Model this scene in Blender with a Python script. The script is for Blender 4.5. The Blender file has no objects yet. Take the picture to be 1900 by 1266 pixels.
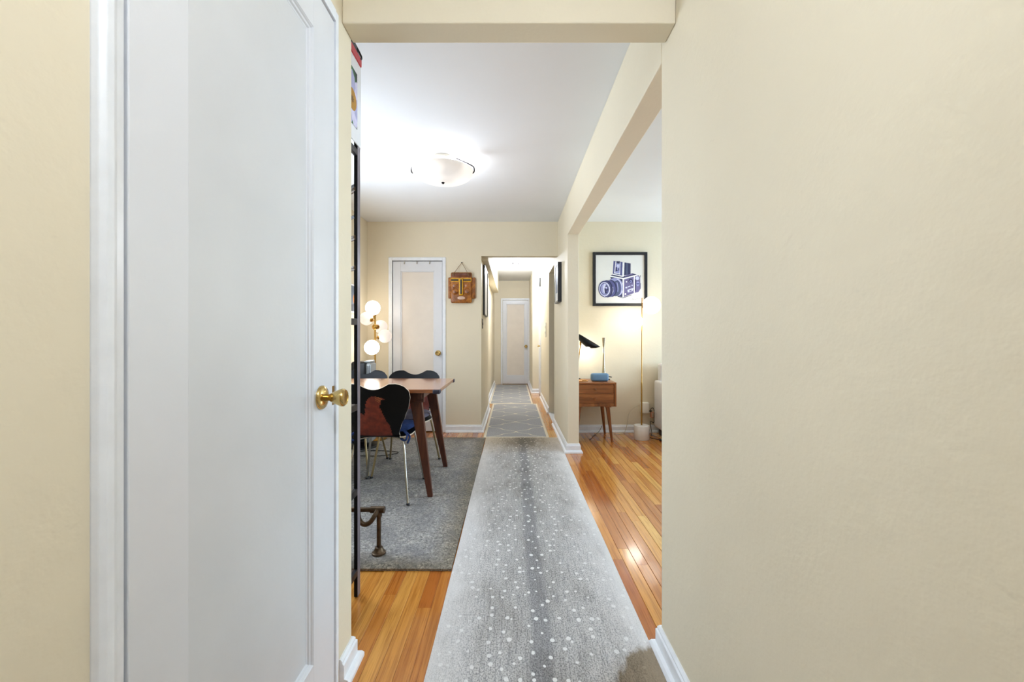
import bpy, math, random
from mathutils import Vector, Matrix
random.seed(7)
sc = bpy.context.scene
COL = sc.collection
PI = math.pi

# ------------------------------------------------------------------ camera, world, light, exposure
CAM_Z = 1.15
cam = bpy.data.cameras.new('camera')
cam.sensor_width = 36.0
cam.lens = 36.0 * 760.0 / 1900.0
cam.shift_y = -10.0 / 1900.0
cam.clip_start = 0.02
cam_o = bpy.data.objects.new('camera', cam)
COL.objects.link(cam_o)
cam_o.location = (0, 0, CAM_Z)
cam_o.rotation_euler = (PI / 2, 0, 0)
sc.camera = cam_o

world = bpy.data.worlds.new('world')
sc.world = world
world.use_nodes = True
world.node_tree.nodes['Background'].inputs[0].default_value = (0.80, 0.90, 1.0, 1)
world.node_tree.nodes['Background'].inputs[1].default_value = 1.0

vs = sc.view_settings
vs.view_transform = 'Standard'
vs.look = 'None'
vs.gamma = 1.0
vs.use_curve_mapping = False
vs.exposure = 0.44
sc.cycles.max_bounces = 6
sc.cycles.diffuse_bounces = 4
sc.cycles.glossy_bounces = 3
sc.cycles.use_adaptive_sampling = True
sc.cycles.adaptive_threshold = 0.07
sc.cycles.adaptive_min_samples = 16
sc.cycles.caustics_reflective = False
sc.cycles.caustics_refractive = False
sc.cycles.sample_clamp_indirect = 6.0
sc.cycles.use_denoising = True

def area_light(name, loc, rot, sx, sy, power, color):
    l = bpy.data.lights.new(name, 'AREA')
    l.shape = 'RECTANGLE'; l.size = sx; l.size_y = sy
    l.energy = power; l.color = color
    o = bpy.data.objects.new(name, l)
    o.location = loc; o.rotation_euler = rot
    COL.objects.link(o)
    return o

# added area lights as daylight at assumed, unseen living- and dining-room window openings
area_light('fill_living_side', (4.28, 3.45, 1.45), (0, PI / 2, 0), 1.5, 2.2, 102, (0.55, 0.78, 1.0))
area_light('fill_living_front', (2.4, -0.69, 1.45), (PI / 2, 0, PI), 2.2, 1.5, 3, (0.60, 0.80, 1.0))
area_light('fill_dining', (-1.80, 2.9, 1.5), (0, -PI / 2, 0), 1.4, 1.1, 36, (0.70, 0.83, 1.0))

# ------------------------------------------------------------------ pixel -> place helpers (photograph is 1900x1266, focal 760 px)
def px(x, d): return (x - 950.0) * d / 760.0
def pz(y, d): return CAM_Z - (y - 623.0) * d / 760.0

# ------------------------------------------------------------------ materials
def lin(c):
    return tuple(((v / 255.0) / 12.92 if v / 255.0 <= 0.04045 else ((v / 255.0 + 0.055) / 1.055) ** 2.4) for v in c)

MATS = {}
class NT:
    """small helper around a node tree"""
    def __init__(self, name):
        self.m = bpy.data.materials.new(name)
        self.m.use_nodes = True
        self.t = self.m.node_tree
        self.n = self.t.nodes
        self.p = self.n['Principled BSDF']
    def node(self, kind, **kw):
        n = self.n.new(kind)
        for k, v in kw.items():
            setattr(n, k, v)
        return n
    def link(self, a, b): self.t.links.new(a, b)
    def val(self, x):
        if isinstance(x, (int, float)):
            n = self.node('ShaderNodeValue'); n.outputs[0].default_value = x; return n.outputs[0]
        return x
    def math(self, op, a, b=None, c=None, clamp=False):
        n = self.node('ShaderNodeMath', operation=op); n.use_clamp = clamp
        for i, v in enumerate((a, b, c)):
            if v is None: continue
            if isinstance(v, (int, float)): n.inputs[i].default_value = v
            else: self.link(v, n.inputs[i])
        return n.outputs[0]
    def coord(self, kind='Object'):
        return self.node('ShaderNodeTexCoord').outputs[kind]
    def pos(self):
        return self.node('ShaderNodeNewGeometry').outputs['Position']
    def mapping(self, vec, scale=(1, 1, 1), loc=(0, 0, 0), rot=(0, 0, 0)):
        n = self.node('ShaderNodeMapping')
        n.inputs['Location'].default_value = loc
        n.inputs['Rotation'].default_value = rot
        n.inputs['Scale'].default_value = scale
        self.link(vec, n.inputs['Vector'])
        return n.outputs[0]
    def noise(self, vec, scale, detail=4, rough=0.55, dist=0.0):
        n = self.node('ShaderNodeTexNoise')
        n.inputs['Scale'].default_value = scale
        n.inputs['Detail'].default_value = detail
        n.inputs['Roughness'].default_value = rough
        n.inputs['Distortion'].default_value = dist
        if vec is not None: self.link(vec, n.inputs['Vector'])
        return n.outputs['Fac']
    def ramp(self, fac, stops):
        n = self.node('ShaderNodeValToRGB')
        e = n.color_ramp.elements
        e[0].position, e[0].color = stops[0][0], (*stops[0][1], 1)
        e[1].position, e[1].color = stops[-1][0], (*stops[-1][1], 1)
        for s in stops[1:-1]:
            q = e.new(s[0]); q.color = (*s[1], 1)
        self.link(fac, n.inputs[0])
        return n.outputs[0]
    def mix(self, fac, a, b, blend='MIX'):
        n = self.node('ShaderNodeMix', data_type='RGBA', blend_type=blend)
        for s, v in ((n.inputs[0], fac), (n.inputs[6], a), (n.inputs[7], b)):
            if isinstance(v, (int, float)): s.default_value = v
            elif isinstance(v, tuple): s.default_value = (*v, 1)
            else: self.link(v, s)
        return n.outputs[2]
    def bump(self, h, strength=0.3, dist=0.01):
        n = self.node('ShaderNodeBump')
        n.inputs['Strength'].default_value = strength
        n.inputs['Distance'].default_value = dist
        self.link(h, n.inputs['Height'])
        self.link(n.outputs[0], self.p.inputs['Normal'])
    def sep(self, v):
        n = self.node('ShaderNodeSeparateXYZ'); self.link(v, n.inputs[0]); return n.outputs

def plain(name, rgb, rough=0.5, metal=0.0, var=0.0, vscale=8.0, bump=0.0, bscale=80.0, bdist=0.002, emit=0.0, coat=0.0, spec=None):
    """procedural material: colour with slow noise variation and fine relief"""
    k = NT(name)
    c = lin(rgb)
    k.p.inputs['Base Color'].default_value = (*c, 1)
    k.p.inputs['Roughness'].default_value = rough
    k.p.inputs['Metallic'].default_value = metal
    if spec is not None: k.p.inputs['Specular IOR Level'].default_value = spec
    if coat: k.p.inputs['Coat Weight'].default_value = coat
    pos = k.pos()
    if var:
        f = k.noise(pos, vscale, 2, 0.6)
        d = tuple(max(0, v * (1 - var)) for v in c); u = tuple(min(1, v * (1 + var)) for v in c)
        k.link(k.ramp(f, [(0.3, d), (0.7, u)]), k.p.inputs['Base Color'])
    if bump:
        k.bump(k.noise(pos, bscale, 2, 0.6), bump, bdist)
    if emit:
        k.p.inputs['Emission Color'].default_value = (*c, 1)
        k.p.inputs['Emission Strength'].default_value = emit
        k.p.inputs['Base Color'].default_value = (*[v * 0.25 for v in c], 1)
    MATS[name] = k.m
    return k.m

def wall_mat(name, rgb, bump=0.26):
    k = NT(name)
    c = lin(rgb)
    pos = k.pos()
    slow = k.noise(pos, 1.7, 2, 0.6)
    base = k.ramp(slow, [(0.3, tuple(v * 0.975 for v in c)), (0.7, tuple(min(1, v * 1.02) for v in c))])
    sm = k.noise(k.mapping(pos, (3, 3, 6)), 5.0, 3, 0.75)
    marks = k.ramp(sm, [(0.68, (0, 0, 0)), (0.80, (1, 1, 1))])
    col = k.mix(k.math('MULTIPLY', marks, 0.16), base, tuple(v * 0.55 for v in c))
    k.link(col, k.p.inputs['Base Color'])
    k.p.inputs['Roughness'].default_value = 0.62
    a = k.noise(pos, 80, 2, 0.5); b = k.noise(pos, 13, 2, 0.5)
    h = k.math('ADD', k.math('MULTIPLY', a, 0.35), k.math('MULTIPLY', b, 1.0))
    k.bump(h, bump, 0.006)
    MATS[name] = k.m

wall_mat('cream_wall', (226, 214, 188))
plain('ceiling_paint', (230, 231, 231), 0.7, var=0.012, vscale=2.5, bump=0.12, bscale=60)
plain('white_paint', (220, 220, 222), 0.33, var=0.02, vscale=5, bump=0.18, bscale=45, bdist=0.002)
plain('white_trim', (234, 236, 239), 0.35, var=0.04, vscale=18, bump=0.3, bscale=60, bdist=0.002)
plain('door_panel_shaded', (211, 211, 211), 0.38, var=0.03, vscale=4, bump=0.18, bscale=45, bdist=0.002)  # door white made greyer, recess shade put into the colour
plain('beige_panel', (226, 215, 201), 0.5, var=0.03, vscale=6, bump=0.15, bscale=60)
plain('gap_dark', (38, 36, 36), 0.8)
plain('brass', (206, 178, 116), 0.17, 1.0, var=0.08, vscale=30)
plain('old_brass', (168, 128, 62), 0.28, 1.0, var=0.1, vscale=30)
plain('chrome', (186, 182, 172), 0.22, 1.0, var=0.05, vscale=20)
plain('gold_leg', (176, 158, 122), 0.28, 1.0, var=0.06, vscale=20)
plain('black_lacquer', (9, 9, 10), 0.5, var=0.2, vscale=10, spec=0.2)
plain('ply_edge', (214, 200, 176), 0.5, var=0.1, vscale=60)
plain('rust_print', (112, 42, 24), 0.55, var=0.35, vscale=28)
plain('rust_print_light', (150, 82, 46), 0.55, var=0.2, vscale=28)
plain('blue_cushion', (26, 52, 104), 0.85, var=0.25, vscale=25, bump=0.3, bscale=220)
plain('grey_cushion', (112, 106, 120), 0.85, var=0.15, vscale=25, bump=0.3, bscale=220)
plain('dark_steel', (42, 36, 36), 0.42, 0.75, var=0.25, vscale=20, bump=0.1, bscale=120)
plain('post_side_lit', (128, 120, 128), 0.4, 0.5, var=0.1, vscale=20)  # paler post sides, daylight sheen put into the colour
plain('pipe_iron', (88, 72, 56), 0.42, 0.85, var=0.35, vscale=26, bump=0.25, bscale=140)
plain('black_frame', (20, 20, 24), 0.35, var=0.15, vscale=30)
plain('paper', (224, 222, 216), 0.6, var=0.01)
plain('mat_board', (236, 236, 238), 0.6, var=0.01)
plain('red_clip', (196, 46, 54), 0.4, var=0.05)
plain('black_plastic', (22, 22, 24), 0.4, var=0.15, vscale=40)
plain('silver_plastic', (176, 180, 182), 0.35, 0.4, var=0.05)
plain('vent_grey', (112, 114, 118), 0.5, var=0.1)
plain('marble_white', (232, 231, 228), 0.25, var=0.04, vscale=14)
plain('pewter', (172, 160, 138), 0.22, 1.0, var=0.08, vscale=25)
plain('speaker_blue', (98, 130, 158), 0.6, var=0.06, vscale=60, bump=0.25, bscale=500, bdist=0.001)
plain('tray_wood', (206, 150, 92), 0.5, var=0.12, vscale=20)
plain('linen', (206, 202, 200), 0.9, var=0.05, vscale=120, bump=0.4, bscale=400)
plain('sofa_base', (34, 28, 26), 0.6, var=0.1)
plain('white_plastic', (232, 228, 216), 0.4, var=0.02)
plain('copper_plastic', (196, 140, 112), 0.35, 0.3, var=0.05)
plain('cord_black', (24, 24, 24), 0.5, var=0.1)
plain('cord_clear', (196, 184, 160), 0.35, var=0.1)
plain('string', (134, 104, 66), 0.8, var=0.2, vscale=90)
plain('corner_cap', (42, 40, 56), 0.5, var=0.1)  # dark caps on the table's two right corners
plain('marble_saddle', (226, 228, 230), 0.3, var=0.03, vscale=20)
# prints
for n_, c_ in dict(ink_dark=(44, 46, 84), ink_mid=(82, 84, 134), ink_purple=(108, 100, 142), ink_light=(150, 152, 196),
                   ink_pale=(206, 208, 232), ink_grey=(74, 84, 112), ink_white=(240, 240, 240), leaf_dark=(24, 46, 30), leaf=(50, 104, 56),
                   petal=(214, 210, 236), petal_shade=(176, 176, 214), stamen=(176, 126, 26), stamen_dark=(110, 74, 12),
                   canvas_slate=(92, 104, 120), canvas_dark=(54, 62, 76), canvas_orange=(206, 128, 52), canvas_white=(224, 226, 228)).items():
    plain(n_, c_, 0.55, var=0.1, vscale=45)
plain('globe_glow', (255, 245, 232), 0.4, emit=9.5)
plain('globe_bright', (255, 244, 226), 0.4, emit=3.6)
plain('globe_soft', (255, 240, 226), 0.4, emit=0.56)
plain('bulb_glow', (255, 248, 236), 0.4, emit=9.0)

def glass_bowl():
    k = NT('frosted_bowl')
    k.p.inputs['Base Color'].default_value = (0.30, 0.29, 0.28, 1)
    k.p.inputs['Roughness'].default_value = 0.35
    k.p.inputs['Emission Color'].default_value = (*lin((255, 246, 236)), 1)
    f = k.noise(k.mapping(k.pos(), (1, 1, 1)), 5.0, 1, 0.4)
    st = k.node('ShaderNodeMapRange'); k.link(f, st.inputs[0])
    st.inputs[1].default_value = 0.35; st.inputs[2].default_value = 0.65
    st.inputs[3].default_value = 0.44; st.inputs[4].default_value = 0.72
    k.link(st.outputs[0], k.p.inputs['Emission Strength'])
    MATS['frosted_bowl'] = k.m
glass_bowl()

def wood_floor(name, per_object):
    k = NT(name)
    pos = k.pos()
    if per_object:
        r = k.node('ShaderNodeObjectInfo').outputs['Random']
        joint = None
    else:
        s = k.sep(pos)
        row = k.math('FLOOR', k.math('DIVIDE', s[0], 0.057))
        wn = k.node('ShaderNodeTexWhiteNoise', noise_dimensions='2D')
        cmb = k.node('ShaderNodeCombineXYZ'); k.link(row, cmb.inputs[0])
        k.link(k.math('FLOOR', k.math('ADD', k.math('DIVIDE', s[1], 0.9), k.math('MULTIPLY', row, 0.37))), cmb.inputs[1])
        k.link(cmb.outputs[0], wn.inputs[0])
        r = wn.outputs[0]
    tone = k.ramp(r, [(0.0, lin((176, 100, 40))), (0.2, lin((194, 120, 50))), (0.5, lin((207, 138, 60))), (0.8, lin((218, 155, 74))), (1.0, lin((228, 176, 92)))])
    off = k.node('ShaderNodeCombineXYZ'); k.link(k.math('MULTIPLY', r, 37.0), off.inputs[0]); k.link(k.math('MULTIPLY', r, 91.0), off.inputs[1])
    va = k.node('ShaderNodeVectorMath', operation='ADD'); k.link(pos, va.inputs[0]); k.link(off.outputs[0], va.inputs[1])
    g1 = k.noise(k.mapping(va.outputs[0], (55, 1.6, 1)), 1.0, 5, 0.6, 0.8)
    g2 = k.noise(k.mapping(va.outputs[0], (260, 7, 1)), 1.0, 3, 0.6)
    grain = k.ramp(g1, [(0.35, (0.62, 0.50, 0.40)), (0.55, (1, 1, 1)), (0.75, (1.0, 0.94, 0.84))])
    c1 = k.mix(0.75, tone, grain, 'MULTIPLY')
    pore = k.ramp(g2, [(0.32, (0.50, 0.36, 0.26)), (0.47, (1, 1, 1))])
    c2 = k.mix(0.55, c1, pore, 'MULTIPLY')
    k.link(c2, k.p.inputs['Base Color'])
    k.p.inputs['Roughness'].default_value = 0.24
    k.p.inputs['Coat Weight'].default_value = 0.55
    k.p.inputs['Coat Roughness'].default_value = 0.09
    rr = k.node('ShaderNodeMapRange'); k.link(k.noise(pos, 9, 4, 0.6), rr.inputs[0])
    rr.inputs[3].default_value = 0.10; rr.inputs[4].default_value = 0.26
    k.link(rr.outputs[0], k.p.inputs['Roughness'])
    k.bump(k.math('ADD', g2, k.math('MULTIPLY', g1, 0.4)), 0.10, 0.002)
    MATS[name] = k.m
wood_floor('floor_plank', True)
wood_floor('floor_far', False)

def furniture_wood(name, dark, mid, light, axis=0, rough=0.35):
    k = NT(name)
    sc_ = [14, 14, 14]; sc_[axis] = 1.4
    g = k.noise(k.mapping(k.coord(), tuple(sc_)), 1.6, 6, 0.62, 1.2)
    c = k.ramp(g, [(0.30, lin(dark)), (0.5, lin(mid)), (0.72, lin(light))])
    k.link(c, k.p.inputs['Base Color'])
    k.p.inputs['Roughness'].default_value = rough
    k.bump(g, 0.08, 0.002)
    MATS[name] = k.m
furniture_wood('walnut_x', (98, 54, 24), (134, 80, 40), (160, 102, 56), 0)
furniture_wood('walnut_z', (92, 50, 22), (126, 74, 36), (150, 94, 50), 2)
furniture_wood('table_top_wood', (120, 66, 34), (150, 90, 52), (176, 114, 72), 0, 0.2)
MATS['table_top_wood'].node_tree.nodes['Principled BSDF'].inputs['Coat Weight'].default_value = 0.6
MATS['table_top_wood'].node_tree.nodes['Principled BSDF'].inputs['Coat Roughness'].default_value = 0.12
furniture_wood('table_leg_wood', (58, 28, 16), (86, 44, 26), (110, 62, 38), 2, 0.4)
furniture_wood('shelf_wood', (74, 56, 44), (104, 82, 64), (130, 106, 84), 0, 0.5)

def mask_wood():
    k = NT('mask_wood')
    g = k.noise(k.mapping(k.coord(), (6, 6, 6)), 2.2, 6, 0.65, 1.4)
    k.link(k.ramp(g, [(0.30, lin((84, 40, 12))), (0.5, lin((150, 88, 28))), (0.70, lin((200, 130, 48)))]), k.p.inputs['Base Color'])
    k.p.inputs['Roughness'].default_value = 0.28
    k.bump(g, 0.3, 0.006)
    MATS['mask_wood'] = k.m
mask_wood()
plain('mask_yellow', (214, 160, 30), 0.3, var=0.15, vscale=40)
plain('mask_dark', (30, 18, 12), 0.4)
plain('mask_brow', (104, 52, 18), 0.3, var=0.3, vscale=30)
plain('mask_mouth', (206, 172, 150), 0.4, var=0.1, vscale=40)

def runner_mat():
    """grey runner: dark spine, pale edges, scattered pale flecks, warm light in beige at the far end, painted shade at the near corner"""
    k = NT('runner_pile')
    co = k.coord()                      # object origin = centre of the runner's near visible edge
    s = k.sep(co)
    ax = k.math('ABSOLUTE', k.math('ADD', s[0], k.math('MULTIPLY', k.math('SUBTRACT', k.noise(k.mapping(co, (1, 1.3, 1)), 1.5, 2), 0.5), 0.06)))
    n_edge = k.noise(k.mapping(co, (6, 2.0, 1)), 2.5, 6, 0.7)
    axn = k.math('ADD', ax, k.math('MULTIPLY', k.math('SUBTRACT', n_edge, 0.5), 0.16))
    base = k.ramp(k.math('DIVIDE', axn, 0.42), [(0.0, lin((178, 173, 168))), (0.18, lin((190, 185, 180))), (0.50, lin((202, 197, 192))), (0.78, lin((213, 208, 204))), (1.0, lin((221, 216, 212)))])
    # spine
    spine = k.ramp(k.math('DIVIDE', ax, 0.05), [(0.55, (1, 1, 1)), (1.0, (0, 0, 0))])
    base = k.mix(k.math('MULTIPLY', spine, 0.62), base, lin((140, 138, 139)))
    # pile: short dark flecks, streaked along the run
    f1 = k.noise(k.mapping(co, (210, 120, 1)), 1.0, 3, 0.7)
    f2 = k.noise(k.mapping(co, (130, 9, 1)), 1.0, 3, 0.65)
    dens = k.ramp(k.math('DIVIDE', axn, 0.42), [(0.0, (0.85, 0.85, 0.85)), (0.55, (0.8, 0.8, 0.8)), (0.92, (0.12, 0.12, 0.12))])
    fl = k.ramp(f1, [(0.40, (1, 1, 1)), (0.52, (0, 0, 0))])
    base = k.mix(k.math('MULTIPLY', k.math('MULTIPLY', fl, dens), 0.85), base, lin((92, 91, 93)))
    st = k.ramp(f2, [(0.36, (1, 1, 1)), (0.5, (0, 0, 0))])
    base = k.mix(k.math('MULTIPLY', k.math('MULTIPLY', st, dens), 0.55), base, lin((112, 110, 111)))
    lt = k.ramp(f1, [(0.58, (0, 0, 0)), (0.72, (1, 1, 1))])
    base = k.mix(k.math('MULTIPLY', lt, 0.5), base, lin((232, 231, 231)))
    # scattered pale spots
    v = k.node('ShaderNodeTexVoronoi', voronoi_dimensions='2D'); v.inputs['Scale'].default_value = 1.0; v.inputs['Randomness'].default_value = 0.9
    wob = k.node('ShaderNodeTexNoise'); wob.inputs['Scale'].default_value = 60
    k.link(co, wob.inputs['Vector'])
    flat = k.mapping(co, (18, 16, 0))
    wv = k.node('ShaderNodeVectorMath', operation='SCALE'); wv.inputs[3].default_value = 0.10
    k.link(wob.outputs['Color'], wv.inputs[0])
    add = k.node('ShaderNodeVectorMath', operation='ADD'); k.link(flat, add.inputs[0]); k.link(wv.outputs[0], add.inputs[1])
    k.link(add.outputs[0], v.inputs['Vector'])
    sc3 = k.sep(v.outputs['Color'])
    rad = k.math('ADD', 0.085, k.math('MULTIPLY', sc3[0], 0.085))
    keep = k.math('GREATER_THAN', sc3[1], k.math('ADD', 0.08, k.math('MULTIPLY', ax, 1.0)))
    spot = k.math('MULTIPLY', k.math('LESS_THAN', v.outputs['Distance'], rad), keep)
    # worn brownish drifts down the middle of the run
    dr = k.ramp(k.noise(k.mapping(co, (3.2, 1.5, 1)), 1.6, 4, 0.65), [(0.46, (0, 0, 0)), (0.66, (1, 1, 1))])
    base = k.mix(k.math('MULTIPLY', k.math('MULTIPLY', dr, dens), 0.62), base, lin((186, 180, 172)), 'MULTIPLY')
    base = k.mix(k.math('MULTIPLY', spot, k.math('SUBTRACT', 0.92, k.math('MULTIPLY', ax, 1.1))), base, lin((236, 233, 229)))
    # warm light painted in beige, plus a dark patch, at the hall end
    far = k.ramp(k.math('SUBTRACT', s[1], k.math('ADD', 2.15, k.math('MULTIPLY', n_edge, 0.5))), [(0.0, (0, 0, 0)), (0.55, (1, 1, 1))])
    base = k.mix(k.math('MULTIPLY', far, 0.75), base, lin((224, 210, 182)), 'MULTIPLY')
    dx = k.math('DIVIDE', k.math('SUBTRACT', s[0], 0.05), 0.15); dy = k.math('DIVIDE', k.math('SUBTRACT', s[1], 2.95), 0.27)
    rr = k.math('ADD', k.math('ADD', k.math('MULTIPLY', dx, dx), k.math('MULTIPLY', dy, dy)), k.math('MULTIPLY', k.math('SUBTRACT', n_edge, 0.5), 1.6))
    dark_patch = k.math('MULTIPLY', k.ramp(rr, [(0.2, (1, 1, 1)), (1.2, (0, 0, 0))]), k.math('SUBTRACT', 1.0, spot))
    base = k.mix(k.math('MULTIPLY', dark_patch, 0.55), base, lin((98, 92, 80)))
    dx = k.math('DIVIDE', k.math('SUBTRACT', s[0], 0.43), 0.22); dy = k.math('DIVIDE', k.math('SUBTRACT', s[1], -0.28), 0.30)  # entry corner: dim shade painted in brown
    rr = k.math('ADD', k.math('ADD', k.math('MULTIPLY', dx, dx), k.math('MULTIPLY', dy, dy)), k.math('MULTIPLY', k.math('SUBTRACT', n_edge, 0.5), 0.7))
    corner_shade = k.ramp(rr, [(0.85, (1, 1, 1)), (1.12, (0, 0, 0))])
    base = k.mix(k.math('MULTIPLY', corner_shade, 0.85), base, lin((176, 158, 126)), 'MULTIPLY')
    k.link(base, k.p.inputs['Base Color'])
    k.p.inputs['Roughness'].default_value = 0.95
    k.p.inputs['Specular IOR Level'].default_value = 0.15
    k.bump(f1, 0.55, 0.006)
    MATS['runner_pile'] = k.m
runner_mat()

def dining_rug_mat():
    k = NT('grey_shag')
    co = k.coord()
    s = k.sep(co)
    # faint medallion swirls pressed into the pile
    d1 = k.node('ShaderNodeTexVoronoi'); d1.inputs['Scale'].default_value = 3.2; k.link(k.mapping(co, (1, 1, 0)), d1.inputs['Vector'])
    rings = k.math('SINE', k.math('ADD', k.math('MULTIPLY', d1.outputs['Distance'], 46.0), k.math('MULTIPLY', k.noise(co, 14, 3), 7.0)))
    f1 = k.noise(co, 75, 3, 0.75, 0.8)
    f2 = k.noise(co, 5, 5, 0.65)
    c = k.ramp(f1, [(0.30, lin((92, 90, 87))), (0.52, lin((168, 163, 157))), (0.70, lin((222, 216, 208)))])
    c = k.mix(k.math('MULTIPLY', k.math('MULTIPLY_ADD', rings, 0.5, 0.5), 0.20), c, lin((130, 130, 133)))
    c = k.mix(k.math('MULTIPLY', k.ramp(f2, [(0.42, (0, 0, 0)), (0.62, (1, 1, 1))]), 0.55), c, lin((118, 117, 119)))
    # yellowed rim
    edge = k.math('MINIMUM', k.math('SUBTRACT', 0.0, s[0]), k.math('MINIMUM', s[1], k.math('SUBTRACT', 2.58, s[1])))
    rim = k.ramp(k.math('ADD', edge, k.math('MULTIPLY', k.math('SUBTRACT', f2, 0.5), 0.12)), [(0.02, (1, 1, 1)), (0.16, (0, 0, 0))])
    c = k.mix(k.math('MULTIPLY', rim, 0.75), c, lin((206, 194, 168)), 'MULTIPLY')
    k.link(c, k.p.inputs['Base Color'])
    k.p.inputs['Roughness'].default_value = 1.0
    k.p.inputs['Specular IOR Level'].default_value = 0.1
    k.bump(k.math('ADD', f1, k.math('MULTIPLY', rings, 0.15)), 0.8, 0.010)
    MATS['grey_shag'] = k.m
dining_rug_mat()

def trellis_mat(name, half, length, period, phase):
    """grey hall rug with cream ogee trellis and cream border; object origin at the middle of the near edge"""
    k = NT(name)
    co = k.coord(); s = k.sep(co)
    ax = k.math('ABSOLUTE', s[0])
    t = k.math('FRACT', k.math('ADD', k.math('DIVIDE', s[1], period), phase))
    tri = k.math('ABSOLUTE', k.math('MULTIPLY_ADD', t, 2.0, -1.0))
    # step the lines a little so they zig-zag like woven ogees
    step = k.math('MULTIPLY', k.math('SINE', k.math('MULTIPLY', tri, 4 * PI)), -0.055)
    d = k.math('ABSOLUTE', k.math('SUBTRACT', k.math('DIVIDE', ax, half - 0.035), k.math('ADD', tri, step)))
    line = k.math('LESS_THAN', d, 0.030)
    bx = k.math('GREATER_THAN', ax, half - 0.028)
    by = k.math('MAXIMUM', k.math('LESS_THAN', s[1], 0.028), k.math('GREATER_THAN', s[1], length - 0.028))
    m = k.math('MAXIMUM', line, k.math('MAXIMUM', bx, by))
    f = k.noise(k.mapping(co, (120, 40, 1)), 1.0, 3, 0.6)
    g = k.ramp(f, [(0.3, lin((140, 139, 139))), (0.7, lin((168, 167, 167)))])
    c = k.mix(m, g, lin((216, 206, 184)))
    k.link(c, k.p.inputs['Base Color'])
    k.p.inputs['Roughness'].default_value = 0.9
    k.p.inputs['Specular IOR Level'].default_value = 0.2
    k.bump(f, 0.3, 0.003)
    MATS[name] = k.m
trellis_mat('trellis_a', 0.37, 2.28, 0.56, 0.02)
trellis_mat('trellis_b', 0.37, 2.70, 0.56, 0.35)

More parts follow.
